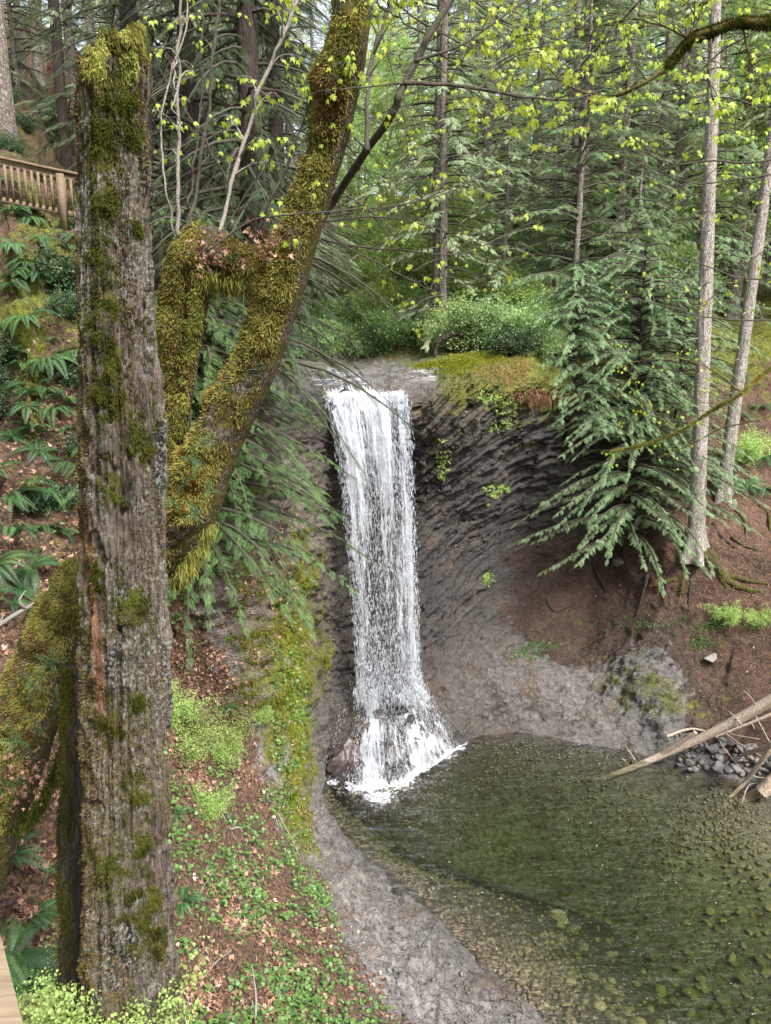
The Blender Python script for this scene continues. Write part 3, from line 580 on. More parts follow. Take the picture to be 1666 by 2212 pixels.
# thin water sliding over the rock shelf to the lip
na, nv = 60, 40; V = []
for i in range(na):
    for j in range(nv):
        a, t = i/(na-1), j/(nv-1); u0 = 655+235*a; u1 = 702+178*a; V.append(near_terrain(u0+(u1-u0)*t, 806+(868-806)*t-6*math.sin(a*3.1)*(1-t), .05))
V = np.array(V).reshape(na, nv, 3)
for _ in range(3): V[:, 1:-1] = (V[:, :-2]+V[:, 2:]+V[:, 1:-1])/3; V[1:-1] = (V[:-2]+V[2:]+V[1:-1])/3
V = V.reshape(-1, 3); A = np.repeat(np.linspace(0, 1, na), nv); T = np.tile(np.linspace(0, 1, nv), na)
i = np.arange(na-1)[:, None]; j = np.arange(nv-1)[None]; Q = np.stack([i*nv+j, i*nv+j+1, (i+1)*nv+j+1, (i+1)*nv+j], -1).reshape(-1, 4)
c = .42+.28*sst(T, .45, .9)-.16*np.exp(-((A-.80)/.07)**2)+.08*np.exp(-((A-.35)/.2)**2)*T; c = c*sst(A, 0, .1)*sst(1-A, 0, .08)-.3*(1-sst(T, 0, .25))
link('lip_flow', mesh('lip_flow', V-O, Q, M['cascade'], {'cov': c}, np.stack([A*4.5, T*1.6], 1)), root)
V = []
for i in range(na):
    for j in range(nv):
        a, t = i/(na-1), j/(nv-1); V.append(near_terrain(618+350*a, 790+(846-790)*t-8*a, .03))
V = np.array(V).reshape(na, nv, 3)
for _ in range(3): V[:, 1:-1] = (V[:, :-2]+V[:, 2:]+V[:, 1:-1])/3; V[1:-1] = (V[:-2]+V[2:]+V[1:-1])/3
c = .42+.08*np.exp(-((A-.30)/.15)**2)+.13*np.exp(-((A-.88)/.10)**2)*np.exp(-((T-.5)/.25)**2); c = c*sst(A, 0, .1)*sst(1-A, 0, .08)-.3*(1-sst(T, 0, .2))-.3*(1-sst(1-T, 0, .2))  # thin shelf water, its white thickened in two spots as painted glints
link('shelf_water_glints', mesh('shelf_water_glints', V.reshape(-1, 3)-O, Q, M['cascade'], {'cov': c}, np.stack([T*2.2, A*3.2], 1)), root)
r_ = np.random.RandomState(3); p_, d_, L_ = box2(r_, 5200)
t = np.array([[0, 0, 0], [.5, .5, 0], [.5, -.25, .43], [.5, -.25, -.43], [1, 0, 0]]); f = np.array([[0, 1, 2], [0, 2, 3], [0, 3, 1], [4, 2, 1], [4, 3, 2], [4, 1, 3]])
v_, f_, q_ = scatter(t, f, p_, frames(d_, np.array([0, 1, .01])), np.stack([L_, L_*0+.012, L_*0+.012], -1), r_.rand(len(p_)))
b = MB(); b.add(v_-O, f_, q_); link('splash_drops', b.mesh('splash_drops', M['drops']), root)['kind'] = 'stuff'
#--PART2--
# ------------------------------------------------------------------ foliage templates
def mk_frond(npin=12, w=.34, sub=3, droop=.22, seed=0, pw=.5, pd=.3):
    """flat fan spray of scale leaves, axis along +X, length 1"""
    r = np.random.RandomState(seed); B, D, L, Wd = [], [], [], []
    for i in range(npin):
        t = .06+.9*i/npin; pl = w*(1-t)**.55*(.55+.45*min(1, t*5))*(.85+.3*r.rand())
        for sd in (-1, 1):
            an = math.radians(48-18*t+r.randn()*5); d = np.array([math.cos(an), sd*math.sin(an), -pd])
            b = np.array([t, 0, -droop*t*t])
            B.append(b); D.append(d); L.append(pl); Wd.append(pl*.16*pw*2 if sub else pl*.22)
            for k in range(sub):
                q = .3+.55*k/sub; l2 = pl*.45*(1-.5*q)
                for s2 in (-1, 1):
                    a2 = an+s2*math.radians(42); B.append(b+d*pl*q); D.append(np.array([math.cos(a2), sd*math.sin(a2), -.15])); L.append(l2); Wd.append(l2*.34*pw*2)
    V, F = kites(np.array(B), np.array(D), np.array([0, 0, 1]), np.array(L), np.array(Wd), .18)
    ax = np.array([[0, .008, 0], [0, -.008, 0], [.5, 0, -droop*.25], [.5, .006, -droop*.25], [1, 0, -droop]])
    F = np.vstack([F, np.array([[0, 1, 2], [0, 2, 3], [2, 4, 3]])+len(V)]); V = np.vstack([V, ax]); return V, F
FR_HERO = mk_frond(13, .30, 3, .26, 1, .22, .42)
FR_OVER = mk_frond(11, .46, 3, .28, 5, .23, .3)
FR_MID = mk_frond(11, .32, 2, .24, 2, .26, .4)
FR_FAR = mk_frond(8, .34, 0, .2, 3, .5, .3)
def mk_leafblob(n, seed, fold=.25):
    """a twig's worth of small broad leaves in a unit ball"""
    r = np.random.RandomState(seed); p = r.randn(n, 3)*.38; d = norm(r.randn(n, 3)+np.array([0, 0, -.2])); up = norm(r.randn(n, 3)*.6+np.array([0, 0, 1]))
    t = np.array([[0, 0, 0], [.5, .36, .06], [.5, -.36, .06], [1, 0, -.1]]); f = np.array([[0, 2, 1], [1, 2, 3]])
    return scatter(t, f, p, frames(d, up), np.full(n, .30), np.zeros(n))[:2]
BLOB = mk_leafblob(12, 1)
# palmate five-lobed maple leaf, blade hanging from the stalk at the origin, along +X
def mk_maple():
    ang = [-125, -95, -72, -52, -38, -20, 0, 20, 38, 52, 72, 95, 125]; rad = [.28, .62, .42, .85, .45, .55, 1.05, .55, .45, .85, .42, .62, .28]
    V = [[0, 0, 0]]+[[.15+r*math.cos(math.radians(a))*.6, r*math.sin(math.radians(a))*.6, -.12*r*r+.06*math.cos(math.radians(a*3))*r] for a, r in zip(ang, rad)]
    F = [[0, i, i+1] for i in range(1, 13)]; return np.array(V), np.array(F)
MLEAF = mk_maple()
LEAF = (np.array([[0, 0, 0], [.35, .3, .05], [.35, -.3, .05], [.75, .22, 0], [.75, -.22, 0], [1, 0, -.1]]), np.array([[0, 2, 1], [1, 2, 4], [1, 4, 3], [3, 4, 5]]))
def conifer_arrays(h, r0, base, spread, nbr, seed, tmpl, fl=.6, per=14, rise=.15, droop=.45, topw=.12, bare=.25, deadf=0, wig=.06, az=None, lean=(0, 0), hang=.35, bseg=4, prof=.8, tapb=1.5):
    r = np.random.RandomState(seed); n = 12
    zt = np.linspace(0, h, n); px_ = np.cumsum(r.randn(n)*wig)*.3+zt*lean[0]; py_ = np.cumsum(r.randn(n)*wig)*.3+zt*lean[1]; px_ -= px_[0]; py_ -= py_[0]
    axis = np.stack([px_, py_, zt], 1); rad = r0*(1-zt/h)**.8*.93+r0*.06; rad[0] = r0*tapb
    zt2 = np.concatenate([[0, .25], zt[1:]]); axis2 = np.vstack([axis[0]+[0, 0, -.6], axis[0]+[0, 0, .25], axis[1:]]); rad2 = np.concatenate([[r0*tapb*1.1, r0*1.15], rad[1:]])
    tv, tf, cc, N, s, th = tube(axis2, rad2, 12, 40, cap=False)
    tv = tv+N*(fbm(np.stack([np.cos(th)*3, np.sin(th)*3, tv[:, 2]*.8], 1), 3, seed)*.12*r0)[:, None]
    T = (tv, tf); B = MB(); Fp, Fd, Fu, Fs = [], [], [], []
    for i in range(nbr):
        q = (i+r.rand())/nbr; hz = h*(base+(1-base)*q*.985)
        a = r.rand()*2*math.pi if az is None else az[0]+(r.rand()-.5)*az[1]
        L = spread*((1-q)**prof*(1-topw)+topw)*(.7+.45*r.rand())
        c0 = np.array([np.interp(hz, zt, px_), np.interp(hz, zt, py_), hz]); u = np.array([math.cos(a), math.sin(a), 0]); k = np.linspace(0, 1, 6)
        bend = np.array([-u[1], u[0], 0])*r.randn()*.2
        pts = c0+u*(k*L)[:, None]+bend*(k*k*L)[:, None]+np.array([0, 0, 1])*((rise*k-droop*k*k+.1*droop*k**4)*L)[:, None]
        dead = r.rand() < deadf
        v, f, *_ = tube(pts, np.linspace(.012+.012*L, .004, 6), bseg, 6, cap=False); B.add(v, f, r.rand())
        if dead:
            for j in range(5):
                t = .3+.7*r.rand(); p0 = pts[int(t*5)]; d = norm(u*.6+r.randn(3)*.5+np.array([0, 0, -.2])); v, f, *_ = tube([p0, p0+d*.3*L*.5, p0+d*L*.4+np.array([0, 0, -.12*L])], [.006, .004, .002], 3, 3, cap=False); B.add(v, f, r.rand())
            continue
        m = max(4, int(per*L/spread)); tt = bare+(1-bare)*(np.arange(m)+r.rand(m)*.8)/m; tt = np.clip(tt, 0, 1)
        sd = np.where(np.arange(m) % 2 == 0, 1, -1); P_ = np.stack([np.interp(tt, k, pts[:, j]) for j in range(3)], 1)
        an = sd*np.radians(62-42*tt+r.randn(m)*10); ca, sa = np.cos(an), np.sin(an)
        d = np.stack([u[0]*ca-u[1]*sa, u[1]*ca+u[0]*sa, -hang*(.5+r.rand(m))+r.randn(m)*.12], 1)
        Fp.append(P_); Fd.append(d); Fu.append(norm(r.randn(m, 3)*.32+np.array([0, 0, 1]))); Fs.append(fl*(.5+.6*r.rand(m))*(1.05-.45*tt)*(.55+.45*L/spread))
        Fp.append(pts[-1:]); Fd.append((pts[-1]-pts[-2])[None]); Fu.append(np.array([[0, 0, 1.]])); Fs.append(np.array([fl*.6]))
    Fp, Fd, Fu, Fs = map(np.concatenate, (Fp, Fd, Fu, Fs))
    cr = scatter(tmpl[0], tmpl[1], Fp, frames(Fd, Fu), Fs, np.clip(r.rand(len(Fp))*.9+(r.rand(len(Fp)) > .97)*.5, 0, 1))
    return T, B, cr
def conifer(name, loc, label, bark, leaf, cat='tree', group=None, crown='crown', **kw):
    T, B, cr = conifer_arrays(**kw)
    root = empty(name, loc, label, cat, group)
    link('trunk', mesh('trunk', T[0], T[1], M[bark]), root)
    link('branches', B.mesh('branches', M['stick'] if bark != 'bark_pale' else M['stick']), root)
    link(crown, mesh(crown, cr[0], cr[1], M[leaf], {'rnd': cr[2]}, smooth=False), root)
    return root
def gp(x, y, dz=0): return np.array([x, y, ground(x, y)+dz])
def gpu(u, Y, dz=0):
    x = P(u, 800, Y)[0]; return gp(x, Y, dz)
def gpuv(u, v, dz=0):
    h, n = hitpx(u, v); return h+np.array([0, 0, dz]) if h is not None else gpu(u, 20)
# ------------------------------------------------------------------ the forest behind the falls
GF = 'conifers of the forest behind the falls'
LF = 'slender conifer in the dense forest behind the falls'
proto = []
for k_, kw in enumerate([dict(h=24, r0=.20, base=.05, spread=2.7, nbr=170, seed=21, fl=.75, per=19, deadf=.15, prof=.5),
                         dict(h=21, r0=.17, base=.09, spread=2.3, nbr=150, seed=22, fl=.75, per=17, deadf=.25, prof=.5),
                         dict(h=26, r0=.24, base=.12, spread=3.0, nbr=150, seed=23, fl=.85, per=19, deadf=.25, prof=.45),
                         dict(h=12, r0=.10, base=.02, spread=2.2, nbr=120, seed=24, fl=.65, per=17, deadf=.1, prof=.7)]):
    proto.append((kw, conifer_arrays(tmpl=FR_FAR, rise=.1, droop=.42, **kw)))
spots = []
rf = random.Random(5)
FIX = [(-40, 27, 0, 0), (95, 29, 3, 0), (215, 27, 0, 0), (300, 25, 1, 0), (140, 34, 0, 0), (45, 45, 1, 0), (250, 38, 0, 0), (10, 60, 0, 0), (180, 52, 1, 0), (-80, 38, 2, 0), (1240, 30, 2, .0), (1045, 36, 0, 0), (1130, 33, 1, .02), (905, 44, 2, 0), (1318, 29.5, 1, 0), (1430, 31, 1, 0), (1570, 31, 2, 0), (1245, 41, 0, 0), (1395, 38, 2, 0), (850, 50, 0, 0), (985, 47, 1, 0), (1080, 27.5, 3, 0), (1180, 29, 3, 0), (700, 38, 3, 0), (640, 32, 0, 0), (560, 26, 2, 0), (470, 24, 0, 0), (1640, 33, 0, 0), (1750, 36, 1, 0)]
for u, Y, k_, ln in FIX: spots.append((P(u, 800, Y)[0], Y, k_))
for _ in range(4000):
    if len(spots) >= 130: break
    Y = rf.uniform(27, 74); u = rf.uniform(-150, 1850); x = P(u, 800, Y)[0]
    if u < 420 and Y < 30: continue
    if 640 < u < 900 and Y < 48: continue
    if 700 < u < 960 and rf.random() < .6: continue
    if u < 250 and rf.random() < .3: continue
    if any((x-a)**2+(Y-b)**2 < (1.1+Y*.018)**2 for a, b, _k in spots): continue
    spots.append((x, Y, rf.choice([0, 0, 1, 1, 2, 3])))
first = {}
for n_, (x, y, k_) in enumerate(spots):
    loc = gp(x, y, -.1); rz = rf.uniform(0, 6.28); sc = rf.uniform(.85, 1.15)
    if k_ not in first:
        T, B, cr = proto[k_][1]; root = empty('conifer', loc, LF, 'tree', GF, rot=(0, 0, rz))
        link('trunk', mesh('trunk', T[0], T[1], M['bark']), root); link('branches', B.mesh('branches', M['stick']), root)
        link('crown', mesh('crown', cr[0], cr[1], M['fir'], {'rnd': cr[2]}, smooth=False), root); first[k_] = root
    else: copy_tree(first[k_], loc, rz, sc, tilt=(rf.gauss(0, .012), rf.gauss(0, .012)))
# ------------------------------------------------------------------ cedars and single trees
conifer('cedar', gpuv(1355, 1185, -.2), 'big blue-green cedar with drooping sprays on the right bank beside the dark cliff', 'bark_dark', 'cedar',
        h=9.6, r0=.13, base=.05, spread=3.7, nbr=300, seed=41, tmpl=FR_OVER, fl=.36, per=50, rise=.38, droop=.62, hang=.45, bare=.15, prof=.38, topw=.2)
conifer('cedar', gpu(1235, 26.5, -.2), 'tall cedar with broad pale green sprays standing behind the big cedar at the cliff top', 'bark', 'cedar',
        h=13, r0=.14, base=.04, spread=3.0, nbr=150, seed=43, tmpl=FR_OVER, fl=.45, per=38, rise=.4, droop=.5, hang=.4, bare=.2, deadf=.1, prof=.55)
conifer('cedar', gpu(1500, 28.5, -.2), 'cedar with dark sprays behind the pale straight trunk', 'bark', 'cedar',
        h=12, r0=.14, base=.02, spread=2.9, nbr=90, seed=44, tmpl=FR_MID, fl=.7, per=22, rise=.15, droop=.5, hang=.4, bare=.2, deadf=.1, prof=.6)
conifer('cedar', gpu(1360, 26, -.2), 'low bushy cedar just above the right bank', 'bark', 'cedar',
        h=7, r0=.11, base=.0, spread=2.5, nbr=80, seed=45, tmpl=FR_MID, fl=.65, per=22, rise=.15, droop=.5, hang=.4, bare=.15, prof=.6)
conifer('cedar', gpuv(1235, 880, -.6), 'small bushy cedar hanging over the rim at the left of the big cedar', 'bark_dark', 'cedar',
        h=5.0, r0=.09, base=.0, spread=2.3, nbr=140, seed=46, tmpl=FR_OVER, fl=.36, per=32, rise=.38, droop=.7, hang=.5, bare=.15, prof=.45)
conifer('cedar', gpuv(1450, 1010, -.5), 'cedar filling the gap between the big cedar and the straight pale trunk', 'bark_dark', 'cedar',
        h=7.0, r0=.10, base=.0, spread=2.4, nbr=150, seed=47, tmpl=FR_OVER, fl=.36, per=32, rise=.38, droop=.7, hang=.5, bare=.15, prof=.4)
conifer('cedar', gpuv(1330, 700, -.5), 'cedar on the slope above and behind the big cedar', 'bark_dark', 'cedar',
        h=9.0, r0=.12, base=.0, spread=2.9, nbr=160, seed=48, tmpl=FR_OVER, fl=.42, per=34, rise=.38, droop=.7, hang=.5, bare=.15, prof=.4)
# pale trunk with mossy roots on the right bank
def bare_tree(name, base, top, r0, label, bark, seed, knots=40, roots=None):
    base = np.array(base, float); top = np.array(top, float); top = base+(top-base)*1.7; root = empty(name, base, label, 'tree')
    pts = [base*0+[0, 0, -.4], [0, 0, .0], (top-base)*.02, (top-base)*.06, (top-base)*.45+[.04, 0, 0], top-base]
    v, f, c, N, s, th = tube(pts, [r0*1.9, r0*1.65, r0*1.25, r0*1.05, r0*.74, r0*.3], 28, 240, cap=False)
    fl = np.exp(-v[:, 2]/.5); v = v+N*(r0*.30*fl*np.cos(th*5+seed)+r0*.10*fbm(np.stack([np.cos(th)*4, np.sin(th)*4, v[:, 2]*1.1], 1), 4, seed))[:, None]
    link('trunk', mesh('trunk', v, f, M[bark]), root)
    B = MB(); r = np.random.RandomState(seed)
    for _ in range(knots):
        t = .12+.88*r.rand(); p = (top-base)*t; a = r.rand()*6.28; u = np.array([math.cos(a), math.sin(a), -.15+.3*r.rand()]); l = r0*(1.3+1.2*r.rand()**3)
        q, g, *_ = tube([p+u*r0*.5, p+u*l, p+u*l*1.25-[0, 0, .04]], [.022, .014, .004], 5, 5); link('dead_stub', mesh('dead_stub', q, g, M[bark]), root)
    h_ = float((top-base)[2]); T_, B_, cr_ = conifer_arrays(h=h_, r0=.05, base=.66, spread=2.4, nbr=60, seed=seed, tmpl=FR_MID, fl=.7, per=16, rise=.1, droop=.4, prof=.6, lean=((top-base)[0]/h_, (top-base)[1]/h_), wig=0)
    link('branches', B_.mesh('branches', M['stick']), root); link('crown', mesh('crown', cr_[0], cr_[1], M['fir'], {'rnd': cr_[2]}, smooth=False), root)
    return root
tb = gpuv(1503, 1185); tt_ = P(1545, -60, tb[1]+.4)
TR = bare_tree('tall_tree', tb, tt_, .21, 'straight pale-barked tree trunk with mossy roots on the right bank', 'bark_pale', 3)
tb2 = gpuv(1562, 1068); tt2 = P(1700, 40, tb2[1]+.2)
bare_tree('tall_tree', tb2, tt2, .18, 'leaning pale trunk behind and right of the straight pale trunk', 'bark_pale', 8)
def mossfuzz(V, F, N, n, L, wd, seed, mat_w=None, hang=.8, thr=None):
    """short strands on a surface given as vertices with normals"""
    r = np.random.RandomState(seed); w_ = mat_w if mat_w is not None else np.ones(len(V)); w_ = w_/w_.sum()
    i = r.choice(len(V), n, p=w_); e = 1.0
    j = F[r.randint(0, len(F), n)] if mat_w is None else None
    if j is not None:
        b = r.dirichlet([1, 1, 1], n); p = (V[j]*b[..., None]).sum(1); nn = norm((N[j]*b[..., None]).sum(1))
    else: p = V[i]+r.randn(n, 3)*L*.4; nn = N[i]
    d = norm(nn+r.randn(n, 3)*.7+np.array([0, 0, -hang*1.0])); l = L*(.4+r.rand(n)*1.1)
    sd = norm(np.cross(d, r.randn(n, 3)))
    q = p+d*l[:, None]*.5+nn*l[:, None]*.15; e = p+d*l[:, None]+np.array([0, 0, -1])*(l*hang*.6)[:, None]
    VV = np.stack([p-sd*wd*.5-nn*.005, p+sd*wd*.5-nn*.005, q+sd*wd*.4, q-sd*wd*.4, e], 1).reshape(-1, 3)
    k = np.arange(n)[:, None]*5; FF = np.concatenate([k+[0, 1, 2], k+[0, 2, 3], k+[3, 2, 4]], 0)
    return VV, FF, p
def mossattr(p, seed, lo=0, hi=1, sc=2.5):
    n = fbm(p*sc, 4, seed); return np.clip(.5+n*.55+np.random.RandomState(seed).randn(len(p))*.12, lo, hi)
def mossy_root(parent, pts, rad, seed, origin, moss=True):
    pts = [np.array(p)-origin for p in pts]
    v, f, c, N, s, th = tube(pts, rad, 12, len(pts)*7); v = v+N*(fbm(v*9, 3, seed)*.25*max(rad))[:, None]
    o = link('root', mesh('root', v, f, M['bark_moss' if moss else 'bark_dark']), parent)
    if moss:
        VV, FF, p = mossfuzz(v, f, N, 900, .035, .012, seed); link('moss', mesh('moss', VV, FF, M['moss'], {'rnd': np.repeat(mossattr(p, seed), 5)}, smooth=False), o)
def gl(u, v, up=.03): return gpuv(u, v, up)
for q_, (pp, rr, ms) in enumerate([
    ([(1508, 1175), (1535, 1200), (1560, 1240), (1600, 1252), (1660, 1262)], [.16, .13, .09, .06, .03], 1),
    ([(1515, 1190), (1548, 1225), (1575, 1258), (1620, 1275), (1645, 1278)], [.10, .12, .09, .06, .03], 1),
    ([(1548, 1215), (1560, 1250), (1572, 1268)], [.08, .05, .03], 1),
    ([(1490, 1190), (1478, 1225), (1476, 1265), (1470, 1290)], [.10, .06, .04, .02], 1),
    ([(1460, 1250), (1430, 1262), (1405, 1265)], [.05, .05, .02], 1),
    ([(1500, 1200), (1490, 1280), (1488, 1320)], [.06, .03, .015], 0)]):
    mossy_root(TR, [gl(a, b, rr[i]*.4) for i, (a, b) in enumerate(pp)], rr, 60+q_, tb, ms)
# exposed roots on the soil to the right
for q_, pp in enumerate([[(1580, 1160), (1610, 1180), (1650, 1190)], [(1590, 1100), (1610, 1130), (1612, 1170)], [(1640, 1090), (1660, 1110), (1664, 1150)], [(1540, 1130), (1560, 1160), (1590, 1185)], [(1280, 1215), (1310, 1275), (1325, 1300)], [(1180, 1290), (1200, 1320), (1250, 1300)], [(1400, 1240), (1385, 1300), (1375, 1330)]]):
    b_ = MB(); o_ = gl(*pp[0]); v, f, c, N, s, th = tube([gl(a, b, .0)-o_ for a, b in pp], [.06, .045, .02], 8, 14); b_.add(v+N*(fbm(v*8, 2, q_)*.015)[:, None], f, .5)
    o = link('exposed_root', b_.mesh('exposed_root', M['bark_moss'] if q_ < 3 else M['bark_dark']), None, o_)
    setprops(o, ['bare root curling over the soil right of the mossy-rooted tree', 'root running down the bank below the leaning trunk', 'mossy root at the right edge of the bank', 'thin root between the two pale trunks', 'root on the red soil under the big cedar', 'dark stick lying on the gravel below the cliff', 'root hanging down the soil below the big cedar'][q_], 'root')
# ------------------------------------------------------------------ shrubs on the plateau and banks
def shrub_arrays(h, sp, n, seed, leaf, ls, stems=7):
    r = np.random.RandomState(seed); B = MB(); Ps = []
    for i in range(stems):
        a = r.rand()*6.28; l = h*(.6+.5*r.rand()); u = np.array([math.cos(a), math.sin(a), 0])*sp*(.3+.8*r.rand()); k = np.linspace(0, 1, 6)[:, None]
        pts = u*k**1.3+np.array([0, 0, 1])*l*k*(1.25-.45*k)+r.randn(6, 3)*.03*h*k; v, f, *_ = tube(pts, np.linspace(.02*h, .004, 6), 4, 9, cap=False); B.add(v, f, r.rand())
        for j in range(9):
            t = .3+.7*r.rand(); p0 = np.array([np.interp(t, k[:, 0], pts[:, c]) for c in range(3)]); d = norm(r.randn(3)+np.array([0, 0, .25])); p1 = p0+d*sp*.45*(.4+r.rand())
            v, f, *_ = tube([p0, (p0+p1)/2+[0, 0, .03], p1], [.008*h, .005*h, .003], 3, 4, cap=False); B.add(v, f, r.rand()); Ps += [p0*(1-q)+p1*q for q in (.4, .7, 1)]
    Ps = np.array(Ps); i = r.randint(0, len(Ps), n); p = Ps[i]+r.randn(n, 3)*np.array([1, 1, .8])*.10*sp
    cr = scatter(leaf[0], leaf[1], p, frames(norm(r.randn(n, 3)), norm(r.randn(n, 3)*.5+[0, 0, 1])), ls*(.6+.8*r.rand(n)), r.rand(n))
    return B, cr
def shrub(name, loc, label, mat, group=None, stick='stick', **kw):
    B, cr = shrub_arrays(**kw); root = empty(name, loc, label, 'shrub', group)
    link('stems', B.mesh('stems', M[stick]), root); link('foliage', mesh('foliage', cr[0], cr[1], M[mat], {'rnd': cr[2]}, smooth=False), root); return root
G1 = 'green shrubs along the creek above the falls'
s0 = shrub('shrub', gpu(1010, 25.0), 'pale green leafy shrub among many above the mossy rock', 'shrub', G1, h=1.7, sp=1.2, n=900, seed=61, leaf=BLOB, ls=.22)
s1 = shrub('shrub', gpu(860, 31), 'pale green leafy shrub among many above the mossy rock', 'young', G1, h=2.6, sp=1.6, n=1000, seed=62, leaf=BLOB, ls=.26)
for (u, Y, k_, sc) in [(760, 33, 0, 1.2), (800, 34, 1, .9), (900, 32, 0, 1.1), (940, 29, 0, 1.0), (975, 27, 1, .7), (1060, 25.5, 0, .9), (1110, 24.5, 0, .8), (1130, 27, 1, .8), (1170, 26, 0, 1.), (700, 33, 0, 1.1), (650, 28.5, 0, .9), (830, 38, 1, 1.1), (930, 36, 1, 1.2), (1010, 33, 1, 1.), (1090, 31, 0, 1.3), (740, 40, 1, 1.2), (885, 42, 1, 1.5), (1180, 23.5, 0, .6), (1060, 29, 1, 1.), (780, 30.5, 0, .8), (720, 30, 0, .9), (830, 31.5, 0, .7), (600, 26, 0, .8), (960, 40, 1, 1.4), (820, 46, 1, 1.6)]:
    copy_tree([s0, s1][k_], gpu(u, Y, -.05), rf.uniform(0, 6), sc)
for i in range(46):
    u = rf.uniform(560, 1750); Y = rf.uniform(29, 48)
    copy_tree([s0, s1][i % 2], gpu(u, Y, -.05), rf.uniform(0, 6), rf.uniform(.8, 1.5), 'leafy shrub on the forest floor between the far conifers')
shrub('evergreen_shrub', gpu(1115, 23.2, -.02), 'dark evergreen shrub right of the mossy rock pad', 'shrub_dark', None, h=.9, sp=.7, n=500, seed=63, leaf=BLOB, ls=.18)
sal = shrub('salal_shrub', gpuv(150, 640), 'dark glossy shrub on the left slope among the ferns', 'shrub_dark', 'dark shrubs on the left slope', h=.7, sp=.8, n=520, seed=66, leaf=BLOB, ls=.15)
for i in range(36):
    q = gpuv(rf.uniform(-60, 175) if i % 5 else rf.uniform(180, 330), rf.uniform(190, 330) if i % 2 else rf.uniform(520, 1100))
    if 16 < q[1] < 60 or q[1] < 14: copy_tree(sal, q-np.array([0, 0, .15]), rf.uniform(0, 6), rf.uniform(.35, .7))
# young broadleaf trees with yellow-green leaves
def broad_arrays(h, sp, n, seed, ls, leafs=BLOB, zb=.25, r0=.07):
    r = np.random.RandomState(seed); B = MB(); Ps = []
    pts = np.stack([np.cumsum(r.randn(8))*.05*h, np.cumsum(r.randn(8))*.05*h, np.linspace(0, h, 8)], 1); pts -= pts[0]; v, f, *_ = tube(pts, np.linspace(r0, .01, 8), 7, 22, cap=False); T = (v, f)
    for i in range(34):
        t = zb+(1-zb)*r.rand(); p0 = np.array([np.interp(t*h, pts[:, 2], pts[:, c]) for c in range(3)]); a = r.rand()*6.28; L = sp*(1.05-.6*t)*(.6+.6*r.rand()); u = np.array([math.cos(a), math.sin(a), 0]); k = np.linspace(0, 1, 5)[:, None]
        bp = p0+u*L*k+np.array([0, 0, 1])*L*(.5*k-.25*k*k)+r.randn(5, 3)*.05*k*L; v, f, *_ = tube(bp, np.linspace(.025, .004, 5), 4, 8, cap=False); B.add(v, f, r.rand())
        for j in range(7):
            q = .3+.7*r.rand(); b0 = np.array([np.interp(q, k[:, 0], bp[:, c]) for c in range(3)]); d = norm(r.randn(3)*[1, 1, .5]); b1 = b0+d*L*.3; v, f, *_ = tube([b0, b1], [.006, .002], 3, 2, cap=False); B.add(v, f, .5); Ps += [b0*(1-e)+b1*e for e in (.5, 1)]
    Ps = np.array(Ps); i = r.randint(0, len(Ps), n); p = Ps[i]+r.randn(n, 3)*.14
    cr = scatter(leafs[0], leafs[1], p, frames(norm(r.randn(n, 3)), norm(r.randn(n, 3)*.5+[0, 0, 1])), ls*(.6+.8*r.rand(n)), r.rand(n)); return T, B, cr
G2 = 'young maples with yellow-green leaves in the forest'
L2 = 'young maple with fresh yellow-green leaves among the grey conifers'
T, B, cr = broad_arrays(11, 3.0, 1500, 71, .26); mb = None
for (u, Y, sc) in [(870, 37, 1.1), (930, 33, .8), (800, 45, 1.2), (985, 52, 1.3), (890, 55, 1.5), (1010, 30, .6), (1640, 30, 1.0), (1590, 34, 1.1), (1100, 55, 1.5), (1500, 55, 1.7), (1000, 40, 1), (840, 60, 1.7), (700, 52, 1.3), (1330, 50, 1.5), (1650, 45, 1.4), (1200, 60, 1.8)]:
    if mb is None:
        mb = empty('young_maple', gpu(u, Y, -.1), L2, 'tree', G2); link('trunk', mesh('trunk', T[0], T[1], M['bark']), mb); link('branches', B.mesh('branches', M['stick']), mb); link('crown', mesh('crown', cr[0], cr[1], M['young'], {'rnd': cr[2]}, smooth=False), mb)
    else: copy_tree(mb, gpu(u, Y, -.1), rf.uniform(0, 6), sc)
# ------------------------------------------------------------------ left bank: dark cedars, trees up the slope, fence, ferns
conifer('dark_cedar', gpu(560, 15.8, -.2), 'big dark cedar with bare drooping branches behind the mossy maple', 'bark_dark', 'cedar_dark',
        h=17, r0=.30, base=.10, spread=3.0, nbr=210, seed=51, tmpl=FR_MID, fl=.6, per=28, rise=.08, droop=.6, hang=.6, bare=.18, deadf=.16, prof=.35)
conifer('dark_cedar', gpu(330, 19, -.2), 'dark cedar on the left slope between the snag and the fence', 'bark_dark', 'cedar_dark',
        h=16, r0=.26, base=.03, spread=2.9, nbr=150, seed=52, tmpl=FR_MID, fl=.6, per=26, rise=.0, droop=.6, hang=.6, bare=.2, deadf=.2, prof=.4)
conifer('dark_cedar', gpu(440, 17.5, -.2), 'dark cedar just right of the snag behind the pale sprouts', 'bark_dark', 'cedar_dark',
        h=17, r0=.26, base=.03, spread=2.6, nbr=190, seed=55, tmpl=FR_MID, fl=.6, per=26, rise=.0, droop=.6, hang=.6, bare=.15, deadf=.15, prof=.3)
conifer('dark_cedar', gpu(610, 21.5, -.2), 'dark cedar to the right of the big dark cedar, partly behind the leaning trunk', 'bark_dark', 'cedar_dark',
        h=18, r0=.26, base=.06, spread=1.9, nbr=210, seed=56, tmpl=FR_MID, fl=.55, per=26, rise=.1, droop=.6, hang=.6, bare=.1, deadf=.02, prof=.3)
